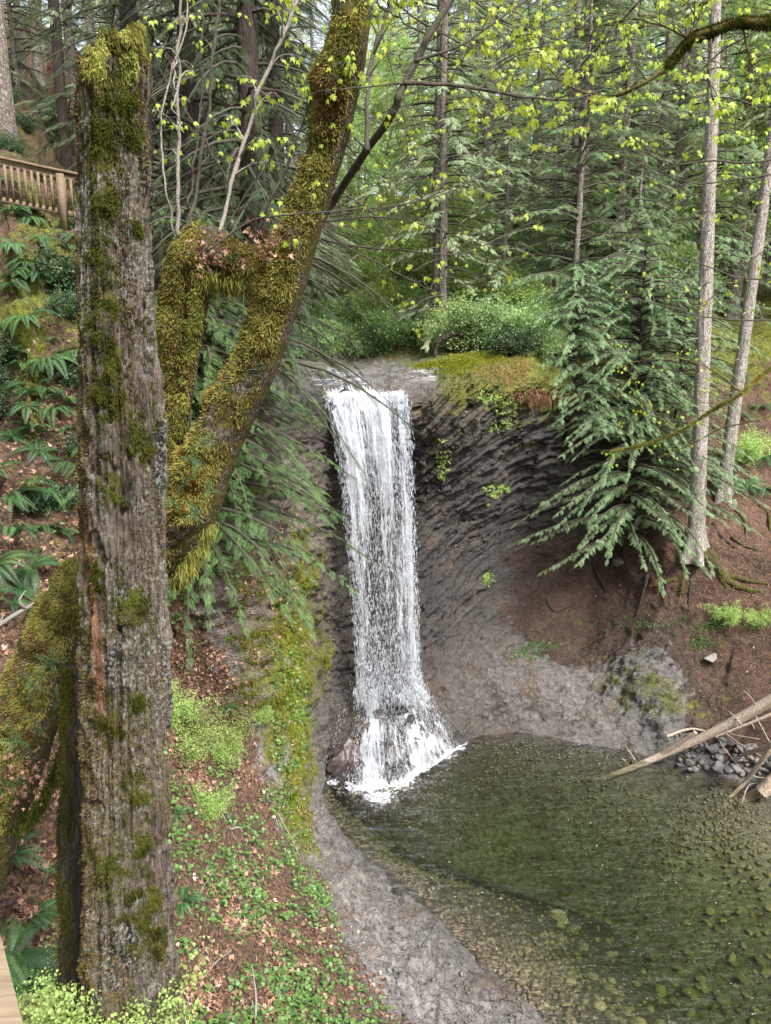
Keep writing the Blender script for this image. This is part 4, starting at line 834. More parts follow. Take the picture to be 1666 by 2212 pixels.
conifer('overhanging_hemlock', gpuv(420, 1190, -.2), 'hemlock whose drooping green branches reach out before the waterfall', 'bark_dark', 'cedar_mid',
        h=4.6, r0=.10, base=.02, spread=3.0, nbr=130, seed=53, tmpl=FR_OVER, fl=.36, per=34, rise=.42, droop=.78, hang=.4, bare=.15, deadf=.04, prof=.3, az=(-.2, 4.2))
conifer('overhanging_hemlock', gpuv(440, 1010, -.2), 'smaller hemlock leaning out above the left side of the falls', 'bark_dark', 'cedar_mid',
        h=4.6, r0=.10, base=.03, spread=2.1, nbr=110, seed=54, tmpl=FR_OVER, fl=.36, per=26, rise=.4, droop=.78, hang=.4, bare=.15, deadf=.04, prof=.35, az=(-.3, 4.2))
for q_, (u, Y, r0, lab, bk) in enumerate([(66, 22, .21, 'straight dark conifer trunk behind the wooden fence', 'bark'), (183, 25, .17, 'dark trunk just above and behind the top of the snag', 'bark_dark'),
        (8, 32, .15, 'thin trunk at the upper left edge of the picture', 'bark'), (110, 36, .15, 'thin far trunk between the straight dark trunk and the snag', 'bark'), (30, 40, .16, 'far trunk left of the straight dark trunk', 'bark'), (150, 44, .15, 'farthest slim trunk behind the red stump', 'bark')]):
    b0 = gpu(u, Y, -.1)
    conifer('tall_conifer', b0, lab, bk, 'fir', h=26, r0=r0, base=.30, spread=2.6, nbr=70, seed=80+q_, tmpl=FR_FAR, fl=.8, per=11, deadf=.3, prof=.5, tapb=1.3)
# ------------------------------------------------------------------ the dead snag in front
def dpt(v, Y): return Y/ray(833, v)[1]
SN = [(2420, 300, 236, 4.0), (2212, 292, 206, 4.0), (2000, 282, 190, 4.0), (1600, 273, 180, 4.0), (1100, 269, 177, 4.0), (600, 256, 160, 4.0), (300, 250, 156, 4.0), (122, 246, 148, 4.0)]
sb = P(300, 2420, 4.0); gz = ground(sb[0], sb[1])
pts = [P(u, v, Y) for v, u, w_, Y in SN]; rad = [w_/2*.88*dpt(v, Y)/FPX for v, u, w_, Y in SN]
if gz < pts[0][2]: pts.insert(0, np.array([sb[0]-.05, sb[1], gz-.4])); rad.insert(0, .36)
v, f, c, N, s, th = tube(pts, rad, 260, 1050, cap=True)
Zt = pts[-1][2]
ct, sn_ = np.cos(th), np.sin(th)
fis = fbm(np.stack([ct*7, sn_*7, v[:, 2]*.55], 1), 5, 201, .55); fis2 = 1-np.abs(fbm(np.stack([ct*11, sn_*11, v[:, 2]*.9], 1)+5, 3, 222))
low = fbm(np.stack([ct*1.6, sn_*1.6, v[:, 2]*.35], 1), 3, 233); fine = fbm(v*np.array([30, 30, 14]), 4, 244)
groove = np.exp(-(((th-5.1+.15*np.sin(v[:, 2]*2)+math.pi) % (2*math.pi)-math.pi)/.09)**2)*sst(fbm(np.stack([v[:, 2]*.6, th*0, th*0], 1), 2, 9), -.2, .2)
body = sst(1-s, 0, .004)
chunk = fbm(np.stack([v[:, 0]*13, v[:, 1]*13, v[:, 2]*3.2], 1), 4, 266, .6); pits = sst(fbm(np.stack([v[:, 0]*16, v[:, 1]*16, v[:, 2]*6], 1), 3, 277), .35, .6)
v = v+N*((fis*.030+fis2*.018+low*.036+fine*.010+chunk*.019-pits*.022-groove*.06)*body)[:, None]
# jagged broken top: left part a little lower than the right, with a notch between
xr = (v[:, 0]-c[:, 0])/rad[-1]
tw = sst(v[:, 2], Zt-.5, Zt)
jag = np.where(xr > -.12, .015+.10*xr, -.05)-.13*np.exp(-((xr+.12)/.10)**2)+fbm(np.stack([xr*5, v[:, 1]*12, xr*0], 1), 3, 7)*.05
v[:, 2] += jag*tw
SU, SV_ = None, None
def proj(p):
    q = np.asarray(p)-np.array([0, 0, H]); zf = q[:, 1]*cP-q[:, 2]*sP; yu = q[:, 1]*sP+q[:, 2]*cP
    return 833+FPX*q[:, 0]/zf, 1106-FPX*yu/zf
SO = np.array([pts[0][0], pts[0][1], pts[0][2]])
clumps = [(205, 112, .03), (188, 100, .03), (218, 125, .035), (250, 92, .025), (268, 88, .025), (285, 80, .03), (300, 74, .03), (310, 70, .03), (195, 150, .02), (215, 160, .025), (262, 215, .09), (285, 222, .06), (238, 205, .07), (235, 440, .08), (222, 350, .06), (225, 290, .07), (240, 655, .06), (302, 716, .05),
          (262, 885, .06), (291, 945, .045), (311, 965, .035), (245, 1040, .045), (288, 1315, .085), (303, 1520, .05), (215, 855, .06), (192, 1030, .06), (205, 700, .06), (232, 1870, .10), (292, 1722, .07), (296, 1985, .08), (328, 1935, .06), (245, 1560, .07), (210, 560, .06), (252, 765, .05), (277, 155, .04), (290, 305, .05), (205, 1240, .05), (296, 500, .03), (240, 800, .045), (316, 880, .04), (305, 1830, .05), (335, 2040, .07)]
# where each clump sits on the wood: nearest front-facing vertex
front = N[:, 1] < .15; uu, vv = proj(v)
mossA = np.zeros(len(v)); cl = []
for (a, b_, r_) in clumps:
    e = np.where(front, (uu-a)**2+(vv-b_)**2, 1e9); i = int(np.argmin(e)); cl.append((i, r_)); d2 = np.linalg.norm((v-v[i])*[1, 1, .7], axis=1); mossA = np.maximum(mossA, np.exp(-(d2/(r_*1.2))**2)*.75)
lft = sst(-(v[:, 0]-c[:, 0])/np.maximum(np.linalg.norm(v[:, :2]-c[:, :2], axis=1), 1e-3), -.05, .75)
mossA = np.maximum(mossA, lft*.50+.03); mossA = np.maximum(mossA, sst(v[:, 2], Zt-.09, Zt)*.8)
for (i, r_) in cl:
    g_ = np.exp(-(np.linalg.norm(v-v[i], axis=1)/(r_*.8))**2); v = v+N*(g_*r_*.15)[:, None]
redA = np.exp(-((uu-(190+(vv-1150)*.08))/11)**2)*sst(vv, 1080, 1180)*(1-sst(vv, 1480, 1640))*front; redA = np.maximum(redA, np.exp(-((uu-210)/10)**2)*sst(vv, 150, 180)*(1-sst(vv, 195, 240))*front*.7)
snag = empty('dead_snag', SO, 'tall weathered dead trunk with a broken mossy top standing in the foreground', 'dead tree')
link('trunk', mesh('trunk', v-SO, f, M['snag'], {'moss': mossA, 'red': np.clip(redA, 0, 1)}), snag)
for q_, (i, r_) in enumerate(cl):
    d2 = np.linalg.norm(v-v[i], axis=1); topc = vv[i] < 170; nz_ = fbm(v*22, 3, 640+q_); w_ = np.exp(-(np.linalg.norm((v-v[i])*[1, 1, .55], axis=1)/(r_*(.8 if topc else 1.0)))**2)*np.clip(nz_*2.4+(.5 if topc else .12), 0, 1)+1e-4*(d2 < r_)
    pass
    VV, FF, p = mossfuzz(v, f, N, int((2600 if topc else 1700)*(r_/.07)), 15e-3 if topc else .011, .0045, 300+q_, w_, .8)
    link('moss_clump', mesh('moss_clump', VV-SO, FF, M['moss' if topc else 'moss_dark'], {'rnd': np.repeat(mossattr(p, q_, .1 if topc else 0, .85, 9), 5)}, smooth=False), snag)
# crusty lichen grains over the bark
r_ = np.random.RandomState(77); w_ = np.clip(fbm(v*np.array([7, 7, 2.5]), 4, 71)+.15+lft*.55, 0, 1)**1.5*front*(s > .02)
VV, FF, p = mossfuzz(v, f, N, 42000, .008, .007, 78, w_, .2)
link('lichen', mesh('lichen', VV-SO, FF, M['moss_brown'], {'rnd': np.repeat(np.clip(.45+.5*r_.randn(len(p))*.5+.2, 0, .85), 5)}, smooth=False), snag)
# second dark slab left of the trunk
pp = [P(160, 2500, 4.45), P(160, 2212, 4.45), P(160, 1900, 4.45), P(158, 1600, 4.45), P(160, 1440, 4.5)]
v2, f2, c2, N2, s2, th2 = tube(pp, [.11, .10, .085, .08, .05], 60, 260); v2 = v2+N2*(fbm(v2*np.array([12, 12, 4]), 4, 301)*.022)[:, None]
link('side_stem', mesh('side_stem', v2-SO, f2, M['bark_dark']), snag)
VV, FF, p = mossfuzz(v2, f2, N2, 14000, .016, .006, 302, np.clip(fbm(v2*3, 3, 5)+.5, 0, 1)*(N2[:, 0] < .3)); link('moss', mesh('moss', VV-SO, FF, M['moss_dark'], {'rnd': np.repeat(mossattr(p, 4, 0, .85), 5)}, smooth=False), snag)
# ------------------------------------------------------------------ the mossy maple
def limb(spec, seg, n, seed, lump=.20, off=None):
    pts = [P(u, v_, Y) for u, v_, w_, Y in spec]; rad = [w_/2*dpt(v_, Y)/FPX*.67 for u, v_, w_, Y in spec]
    v, f, c, N, s, th = tube(pts, rad, seg, n); r = np.linalg.norm(v-c, axis=1)
    mz = mossy_side(N)
    l1 = fbm(v*3.4, 2, seed); l2 = fbm(v*10, 3, seed+5); ring = np.sin(s*n*.11*.55+fbm(v*2, 2, 3)*3)
    v = v+N*(r*(lump*l1+.05*ring*mz+.30*np.abs(fbm(v*5.5, 3, seed+3))*mz-.05*mz+.10*l2)*(.35+.65*mz)+mz*.012)[:, None]
    return v, f, c, N, s, th
def mossy_side(N): return sst(-N[:, 0]*.9+N[:, 2]*.5-N[:, 1]*.15+.30, -.35, .25)
MO = gpuv(-60, 2100, 0); maple = empty('mossy_maple', MO, 'leaning maple thickly covered in moss with upright sprouts and a low arching limb', 'tree')
TRK = [(-130, 2150, 190, 5.2), (-60, 1900, 190, 5.2), (25, 1660, 195, 5.15), (90, 1480, 190, 5.1), (165, 1320, 185, 5.05), (280, 1240, 180, 5.0), (390, 1130, 185, 4.95), (462, 970, 158, 4.9), (553, 790, 138, 4.8), (612, 620, 128, 4.75), (668, 440, 122, 4.7), (720, 270, 122, 4.6), (757, 100, 108, 4.5), (776, -80, 100, 4.45)]
ARC = [(330, 1200, 70, 5.1), (372, 950, 70, 5.0), (382, 800, 92, 4.95), (384, 680, 98, 4.9), (402, 580, 96, 4.85), (440, 530, 92, 4.8), (500, 560, 84, 4.75), (560, 570, 80, 4.75), (620, 570, 60, 4.75)]
def mossed(name, spec, seg, n, seed, cnt, L=.019):
    v, f, c, N, s, th = limb(spec, seg, n, seed)
    o = link(name, mesh(name, v-MO, f, M['bark_moss']), maple)
    mz = mossy_side(N); w_ = np.clip(mz*(.75+1.1*fbm(v*4, 4, seed+9)), 0, 1)*np.linalg.norm(v-c, axis=1)
    VV, FF, p = mossfuzz(v, f, N, cnt, L, .0058, seed+1, w_, .38)
    a = .45+.35*fbm(p*1.7, 3, seed+2)+.45*fbm(p*11, 3, seed+3)+np.random.RandomState(seed).randn(len(p))*.1
    br = a < .16+.42*sst(fbm(p*2.6, 4, seed+40), -.05, .35); br5 = np.repeat(br, 5)
    fb = FF.reshape(3, -1, 3); m1, m2 = fb[:, ~br].reshape(-1, 3), fb[:, br].reshape(-1, 3)
    def sub(F_, nm, mt, at_):
        u_, inv = np.unique(F_, return_inverse=True); link(nm, mesh(nm, VV[u_]-MO, inv.reshape(-1, 3), M[mt], {'rnd': np.repeat(at_, 5)[u_]}, smooth=False), o)
    sub(m1, 'moss', 'moss', np.clip(a, 0, .93)); sub(m2, 'brown_moss', 'moss_brown', np.clip(a+.5, 0, .85))
    return v, f, c, N
mv = mossed('trunk', TRK, 120, 620, 401, 190000)
av = mossed('arching_limb', ARC, 90, 330, 431, 80000)
mossed('hanging_limb', [(440, 560, 60, 4.8), (432, 680, 44, 4.85), (412, 800, 44, 4.9), (396, 900, 36, 4.95), (385, 980, 18, 5.0)], 50, 160, 451, 26000)
# moss beards under the arch and along the trunk
def beards(name, pl, n, L, seed, mat='moss'):
    r = np.random.RandomState(seed); B_ = []
    q = crom([P(*a) for a in pl], 40); p = q[r.randint(0, 40, n)]+r.randn(n, 3)*[.02, .03, .025]
    l = L*(.3+r.rand(n)); d = np.array([0, 0, -1])+r.randn(n, 3)*.28; sd = norm(r.randn(n, 3)*[1, 1, 0])*.0026
    e = p+d*l[:, None]; m = (p+e)/2+r.randn(n, 3)*.014
    VV = np.stack([p-sd, p+sd, m+sd, m-sd, e], 1).reshape(-1, 3); k_ = np.arange(n)[:, None]*5; FF = np.concatenate([k_+[0, 1, 2], k_+[0, 2, 3], k_+[3, 2, 4]], 0)
    link(name, mesh(name, VV-MO, FF, M[mat], {'rnd': np.repeat(mossattr(p, seed, .1, 1, 6), 5)}, smooth=False), maple)
beards('moss_beard', [(440, 590, 4.8), (500, 600, 4.75), (560, 600, 4.75)], 5000, .065, 501)
beards('moss_beard', [(380, 1250, 4.95), (410, 1210, 4.9), (450, 1130, 4.9)], 4500, .07, 503)
beards('moss_beard', [(0, 1750, 5.1), (60, 1770, 5.1), (130, 1640, 5.05), (170, 1480, 5.05)], 5000, .07, 505, 'moss_dark')
#FERNTRUNK
# dead leaf bundles caught on the limb
def maple_leaves(pos, d, up, sz, rn, flat=1): return scatter(MLEAF[0]*[1, 1, flat], MLEAF[1], pos, frames(d, up), sz, rn)
for q_, (u, v_, Y, n, sp) in enumerate([(445, 540, 4.5, 45, .05), (448, 560, 4.5, 25, .04), (575, 515, 4.5, 60, .06), (60, 1660, 4.8, 60, .09), (45, 1700, 4.8, 40, .07)]):
    r = np.random.RandomState(520+q_); p = P(u, v_, Y)+r.randn(n, 3)*[sp, sp*.7, sp]; a = maple_leaves(p, norm(r.randn(n, 3)+[0, 0, -.8]), norm(r.randn(n, 3)), .028+.035*r.rand(n), r.rand(n)*.6, 3)
    link('dead_leaves', mesh('dead_leaves', a[0]-MO, a[1], M['litter'], {'rnd': a[2]}, smooth=False), maple)
# sprouts, boughs and their spring leaves
class Bough:
    def __init__(s, parent, origin, bark): s.B = MB(); s.L = []; s.p = parent; s.o = np.asarray(origin); s.bark = bark
    def leafs(s, p, r, n, sz):
        for i in range(n):
            a = r.rand()*6.28; d = np.array([math.cos(a), math.sin(a), -.15-.5*r.rand()]); l = .03+.05*r.rand(); q = p+d*l
            s.B.add(*tube([p, p+d*l*.5+[0, 0, .01], q], [.0016, .0013, .001], 3, 3, cap=False)[:2], .8)
            s.L.append((q, norm(d*.8+np.array([0, 0, -.75-.5*r.rand()])+r.randn(3)*.2), norm(np.array([0, -.75, .6])+r.randn(3)*.45), sz*.86*(.5+.75*r.rand()), r.rand()))
    def stem(s, pl, r0, r1, seed, twigs=0, t0=.3, tl=.28, nl=5, sz=.062, n=None):
        r = np.random.RandomState(seed); q = [P(*a) if len(a) == 3 and a[0] > -2000 else np.array(a) for a in pl]
        m = max(8, len(q)*7); cc = crom(q, m); cc = cc+fbm(np.stack([np.linspace(0, 6, m)]*3, 1)+seed+np.array([0, 40, 80]), 2, seed)[:, None]*np.array([.012, .02, .012]); rr = np.linspace(r0, r1, m)*(1+.12*r.randn(m)*(np.arange(m) % 4 == 0))
        v, f, *_ = tube(cc, rr, 7, m*2, cap=True); s.B.add(v, f, r.rand())
        L = np.linalg.norm(np.diff(cc, axis=0), axis=1).sum()
        for i in range(twigs):
            t = t0+(1-t0)*(i+r.rand()*.6)/twigs; k_ = min(int(t*(m-1)), m-2); p = cc[k_]; ax = norm(cc[k_+1]-cc[k_])
            side = np.cross(ax, norm(r.randn(3))); side = norm(side); d = norm(side+ax*.6+np.array([0, 0, .15])); l = tl*(.35+.9*r.rand())*(1.15-.6*t)
            pm = p+d*l*.5+[0, 0, .02]; pe = p+d*l+np.array([0, 0, -.04*l])
            v, f, *_ = tube([p, pm, pe], [r1*.8+.0015, .0025, .0018], 5, 5, cap=False); s.B.add(v, f, r.rand()); s.leafs(pe, r, max(2, int(nl*(.7+r.rand()*1.1))), sz); s.leafs(pm, r, 1, sz)
        if twigs: s.leafs(cc[-1], r, nl, sz)
    def done(s, name='branch', lname='leaves'):
        o = s.B.obj(name, M[s.bark], s.p) if s.p is not None and False else None
        s.B.V = [a-s.o for a in s.B.V]; o = link(name, s.B.mesh(name, M[s.bark]), s.p)
        if s.L:
            p, d, u, z_, rn = [np.array(x) for x in zip(*s.L)]; a = maple_leaves(p, d, u, z_, rn, 1.5)
            link(lname, mesh(lname, a[0]-s.o, a[1], M['maple'], {'rnd': a[2]}, smooth=False), o)
        return o
def bough(parent, origin, bark, stems, name='branch'):
    b_ = Bough(parent, origin, bark)
    for st in stems: b_.stem(*st[0], **st[1])
    return b_.done(name)
K = dict
bough(maple, MO, 'stick_pale', [(([(385, 510, 4.75), (384, 400, 4.7), (387, 250, 4.7), (384, 120, 4.65), (390, -20, 4.6)], .012, .007, 1), K(twigs=7, t0=.35, tl=.16, nl=3, sz=.045))], 'sprout')
bough(maple, MO, 'stick_pale', [(([(380, 515, 4.7), (360, 420, 4.6), (350, 300, 4.6), (368, 170, 4.6), (400, 70, 4.6), (404, -20, 4.6)], .006, .004, 2), K(twigs=3, t0=.4, tl=.1, nl=2, sz=.04)), (([(388, 300, 4.6), (376, 200, 4.55), (385, 120, 4.6)], .005, .004, 3), K())], 'sprout')
bough(maple, MO, 'stick', [(([(402, 500, 4.75), (425, 400, 4.8), (447, 250, 4.8), (470, 60, 4.8), (478, -30, 4.8)], .012, .008, 4), K(twigs=8, t0=.3, tl=.28, nl=4, sz=.05)), (([(410, 440, 4.8), (425, 300, 4.85), (440, 20, 4.9)], .007, .005, 5), K(twigs=3, tl=.2, nl=3, sz=.05))], 'sprout')
bough(maple, MO, 'stick_pale', [(([(480, 500, 4.75), (515, 350, 4.8), (560, 200, 4.8), (620, 60, 4.8), (655, -30, 4.8)], .012, .009, 6), K(twigs=13, t0=.2, tl=.34, nl=5, sz=.055))], 'sprout')
bough(maple, MO, 'stick', [(([(560, 500, 4.7), (600, 400, 4.6), (660, 250, 4.55), (700, 130, 4.5), (730, 0, 4.4)], .008, .005, 7), K(twigs=11, t0=.3, tl=.3, nl=5, sz=.055)), (([(470, 520, 4.6), (520, 440, 4.6), (590, 340, 4.6), (690, 230, 4.6), (760, 140, 4.3)], .005, .003, 8), K(twigs=9, t0=.2, tl=.3, nl=4, sz=.055)), (([(500, 410, 4.8), (440, 300, 4.7), (350, 150, 4.7), (300, 30, 4.6)], .005, .003, 9), K(twigs=6, t0=.4, tl=.15, nl=4, sz=.05))], 'sprout')
bough(maple, MO, 'stick', [(([(445, 545, 4.4), (540, 480, 4.35), (640, 462, 4.3), (760, 452, 4.3), (930, 430, 4.3), (1060, 370, 4.4)], .006, .003, 10), K(twigs=7, t0=.3, tl=.25, nl=3, sz=.055)), (([(700, 480, 4.7), (820, 470, 4.7), (960, 500, 4.8), (1100, 590, 5.0)], .006, .003, 11), K(twigs=6, t0=.3, tl=.3, nl=3, sz=.055)), (([(690, 520, 4.8), (850, 540, 5.0), (1000, 545, 5.2), (1150, 480, 5.4)], .006, .003, 12), K(twigs=5, t0=.3, tl=.3, nl=3, sz=.055)), (([(700, 500, 4.8), (800, 560, 4.8), (900, 610, 4.9), (960, 640, 5)], .005, .003, 13), K(twigs=6, t0=.3, tl=.3, nl=3, sz=.05)), (([(700, 470, 4.7), (880, 440, 4.8), (990, 400, 4.9)], .005, .003, 14), K(twigs=6, t0=.2, tl=.3, nl=3, sz=.05))], 'thin_branches')
bough(maple, MO, 'stick', [(([(690, 480, 4.95), (742, 402, 4.85), (795, 320, 4.6), (850, 245, 4.35), (878, 170, 4.3), (925, 85, 4.3), (985, -20, 4.3)], .024, .016, 15), K()), (([(875, 178, 4.3), (950, 181, 4.3), (1040, 192, 4.35), (1130, 210, 4.4), (1230, 214, 4.5), (1310, 190, 4.6)], .012, .004, 16), K(twigs=14, t0=.25, tl=.34, nl=6, sz=.062)), (([(900, 130, 4.3), (990, 100, 4.3), (1080, 40, 4.4), (1180, -30, 4.5)], .008, .004, 17), K(twigs=11, t0=.1, tl=.3, nl=6, sz=.06)),
      (([(875, 178, 4.3), (820, 185, 4.2), (700, 195, 4.1)], .006, .003, 18), K(twigs=3, t0=.4, tl=.2, nl=4, sz=.05)), (([(930, 80, 4.3), (860, 40, 4.3), (800, 0, 4.3)], .006, .004, 19), K(twigs=6, t0=.2, tl=.25, nl=5, sz=.055)), (([(790, 330, 4.45), (800, 150, 4.9), (835, 30, 5.0), (850, -30, 5.0)], .014, .011, 20), K(twigs=7, t0=.3, tl=.3, nl=5, sz=.055)), (([(1040, 192, 4.35), (1090, 110, 4.4), (1140, 60, 4.4)], .005, .003, 21), K(twigs=7, t0=.2, tl=.25, nl=6, sz=.06))], 'leafy_bough')
# boughs of maples standing outside the picture to the right
def free_bough(label, bark, stems, moss=0, beard=None):
    o_ = P(*stems[0][0][0][0]); b_ = Bough(None, o_, bark)
    for st in stems: b_.stem(*st[0], **st[1])
    root = empty('maple_bough', o_, label, 'branch'); b_.p = root; o = b_.done('branch')
    if moss:
        V_ = np.vstack(b_.B.V); F_ = np.vstack(b_.B.F); r = np.random.RandomState(moss); pl, rr = stems[0][0][0], stems[0][0][1]; pl = pl[:6] if moss == 601 else pl
        v, f, c, N, s_, th = tube([P(*a)-o_ for a in pl], np.linspace(rr, rr*.25, len(pl)), 14, 120); n = fbm(v*7, 3, moss); v = v+N*(rr*.4*(n+.1))[:, None]
        VV, FF, p = mossfuzz(v, f, N, beard or 9000, .022, .005, moss, None, .7); link('moss', mesh('moss', VV, FF, M['moss_dark' if moss < 605 else 'moss'], {'rnd': np.repeat(mossattr(p, moss, 0, .95, 6), 5)}, smooth=False), o)
    return root
free_bough('thick mossy bough entering at the top right corner with yellow-green leaves', 'twig_moss', [
    (([(1760, 10, 4.9), (1660, 45, 4.95), (1600, 45, 5.0), (1545, 62, 5.0), (1492, 84, 5.05), (1445, 140, 5.1), (1385, 182, 5.1), (1320, 208, 5.2), (1245, 190, 5.3), (1180, 140, 5.4), (1130, 90, 5.4)], .026, .004, 30), K(twigs=12, t0=.5, tl=.34, nl=5, sz=.055)),
    (([(1490, 84, 5.05), (1440, 60, 5.1), (1370, 40, 5.2), (1280, 60, 5.3)], .008, .004, 31), K(twigs=9, t0=.1, tl=.34, nl=5, sz=.055)), (([(1445, 140, 5.1), (1500, 60, 5.0), (1530, -20, 5)], .006, .004, 32), K(twigs=6, t0=.2, tl=.3, nl=6, sz=.065)), (([(1545, 62, 5.), (1530, 150, 5), (1540, 220, 5)], .006, .004, 33), K(twigs=6, t0=.2, tl=.25, nl=5, sz=.065)), (([(1600, 45, 5.), (1620, 130, 5), (1640, 200, 5)], .006, .004, 34), K(twigs=6, t0=.2, tl=.25, nl=5, sz=.065))], 601, 16000)
free_bough('slender leafy twig curving in from the right edge below the thick mossy bough', 'stick', [
    (([(1740, 330, 6.2), (1640, 350, 6.2), (1540, 350, 6.3), (1440, 350, 6.4), (1370, 300, 6.5)], .009, .004, 35), K(twigs=7, t0=.15, tl=.4, nl=4, sz=.055)), (([(1740, 370, 6.2), (1620, 385, 6.2), (1500, 395, 6.3), (1400, 360, 6.4), (1330, 330, 6.5)], .008, .003, 36), K(twigs=6, t0=.2, tl=.4, nl=4, sz=.055)), (([(1740, 210, 6.2), (1650, 230, 6.2), (1560, 210, 6.3), (1490, 240, 6.4)], .008, .003, 37), K(twigs=6, t0=.1, tl=.4, nl=4, sz=.055))])
free_bough('arching bare twigs with a few leaves before the pale trunks', 'stick', [
    (([(1740, 610, 8), (1600, 600, 8), (1480, 560, 8), (1380, 560, 8.2), (1300, 520, 8.4)], .009, .004, 38), K(twigs=7, t0=.1, tl=.5, nl=3, sz=.055)), (([(1740, 690, 8), (1560, 690, 8), (1440, 660, 8), (1340, 640, 8.2)], .009, .004, 39), K(twigs=7, t0=.1, tl=.5, nl=3, sz=.055)), (([(1740, 560, 8), (1660, 540, 8), (1580, 600, 8), (1500, 680, 8)], .009, .004, 40), K(twigs=6, t0=.1, tl=.5, nl=3, sz=.055))])
free_bough('mossy crooked twigs crossing both pale trunks at the right edge', 'twig_moss', [
    (([(1760, 760, 9), (1666, 795, 9), (1600, 850, 9), (1540, 885, 9.2), (1460, 935, 9.4), (1380, 962, 9.6), (1320, 975, 9.8)], .016, .005, 41), K(twigs=12, t0=.3, tl=.8, nl=3, sz=.06)), (([(1760, 850, 9), (1640, 905, 9), (1560, 925, 9.2), (1480, 965, 9.4), (1420, 990, 9.4)], .011, .005, 42), K(twigs=8, t0=.1, tl=.8, nl=2, sz=.06)), (([(1600, 850, 9), (1540, 800, 9), (1440, 770, 9), (1340, 790, 9.2)], .012, .004, 43), K(twigs=8, t0=.1, tl=.6, nl=3, sz=.06)), (([(1460, 935, 9.4), (1400, 880, 9.5), (1330, 850, 9.6)], .008, .004, 44), K(twigs=6, t0=.1, tl=.5, nl=2, sz=.06))], 606, 9000)
free_bough('light maple twigs hanging high in the middle of the picture, farther off', 'stick', [
    (([(700, -120, 9), (820, -20, 9), (930, 60, 9.2), (1050, 110, 9.5), (1180, 120, 9.8)], .016, .004, 50), K(twigs=22, t0=.2, tl=.8, nl=6, sz=.075)), (([(930, -120, 9), (1010, -10, 9), (1120, 60, 9.2), (1240, 90, 9.5), (1340, 90, 9.8)], .014, .004, 51), K(twigs=20, t0=.2, tl=.8, nl=6, sz=.075)), (([(780, -60, 10), (850, 160, 10), (880, 300, 10), (860, 420, 10)], .012, .004, 52), K(twigs=20, t0=.1, tl=.8, nl=5, sz=.075))])
free_bough('light maple twigs high above the pale trunks, farther off', 'stick', [
    (([(1500, -150, 9), (1400, -20, 9), (1330, 60, 9.2), (1250, 150, 9.5), (1200, 250, 9.8)], .016, .004, 53), K(twigs=20, t0=.2, tl=.8, nl=6, sz=.075)), (([(1760, -60, 9), (1640, 60, 9), (1560, 110, 9.2), (1470, 190, 9.5), (1390, 200, 9.8)], .014, .004, 54), K(twigs=20, t0=.1, tl=.8, nl=6, sz=.075)), (([(1780, 150, 10), (1680, 300, 10), (1640, 430, 10)], .012, .004, 55), K(twigs=16, t0=.1, tl=.8, nl=5, sz=.075))])
# ------------------------------------------------------------------ sword ferns
def fern_arrays(nf, L, seed, npn=26):
    r = np.random.RandomState(seed); B, D, U, Ln, W_ = [], [], [], [], []; S_ = MB()
    for i in range(nf):
        a = i*6.28/nf+r.randn()*.25; u = np.array([math.cos(a), math.sin(a), 0]); l = L*(.7+.45*r.rand()); k_ = np.linspace(0, 1, 14); up = .55+.35*r.rand()
        ax = u*(k_*l*.92)[:, None]+np.array([0, 0, 1])*(l*(up*k_-(.75+.3*r.rand())*k_**2.2))[:, None]
        v, f, *_ = tube(ax, np.linspace(.004, .0015, 14), 3, 14, cap=False); S_.add(v, f, .2); s_ = np.cross(u, [0, 0, 1])
        for j in range(npn):
            t = .10+.89*j/npn; p = np.array([np.interp(t, k_, ax[:, c]) for c in range(3)]); tn = norm(np.array([np.interp(min(t+.05, 1), k_, ax[:, c]) for c in range(3)])-p+1e-6*u)
            pl = l*.17*math.sin(math.pi*min(1, t*.86+.14))**.7
            for sd in (-1, 1): B.append(p); D.append(s_*sd*.95+tn*.28+np.array([0, 0, -.10])); U.append(np.cross(s_, tn)*-1); Ln.append(pl); W_.append(l*.030)
    U = np.array(U); U[U[:, 2] < 0] *= -1
    V, F = kites(np.array(B), np.array(D), U, np.array(Ln), np.array(W_)*1.0, .12); S_.add(V, F, np.repeat(r.rand(nf), npn*2*4)); return S_
FL = 'sword fern arching out of the leaf litter on the left bank'; GFn = 'sword ferns on the banks'
fp = []
for q_, (nf, L) in enumerate([(13, .75), (10, .6), (15, .9)]): fp.append(fern_arrays(nf, L, 701+q_).mesh('fern_fronds', M['fern'], smooth=False))
FERNS = [(30, 620, .9), (110, 560, .8), (150, 480, .7), (90, 520, .8), (125, 610, .8), (60, 690, .7), (30, 770, .8), (160, 700, .7), (110, 780, .7), (140, 870, .8), (60, 880, .8), (30, 950, .7), (150, 1010, .9), (100, 1060, 1), (40, 1075, 1), (20, 1150, 1), (120, 1150, .9), (150, 1250, .9), (60, 1230, 1), (10, 1230, 1.1), (100, 1330, .8),
         (60, 1990, .8), (95, 1880, .7), (20, 2080, .8), (120, 2050, .6), (130, 1940, .5), (60, 2130, .7), (30, 1850, .7), (380, 1760, .6), (395, 1950, .5), (60, 260, .9), (30, 310, 1), (110, 300, .9), (20, 400, 1), (140, 320, .9), (90, 230, .9), (10, 200, 1), (150, 250, 1), (1605, 1050, 1.), (1645, 1060, 1.2), (1620, 960, 1.2), (1655, 990, 1.2), (1600, 900, 1), (1640, 880, 1.2), (480, 1530, .5), (420, 1620, .5)]
frr = random.Random(9)
for _ in range(60): FERNS.append((frr.uniform(-120, 180), frr.uniform(440, 1350), frr.uniform(.5, .9)))
for _ in range(24): FERNS.append((frr.uniform(-60, 330), frr.uniform(150, 420), frr.uniform(.7, 1.1)))
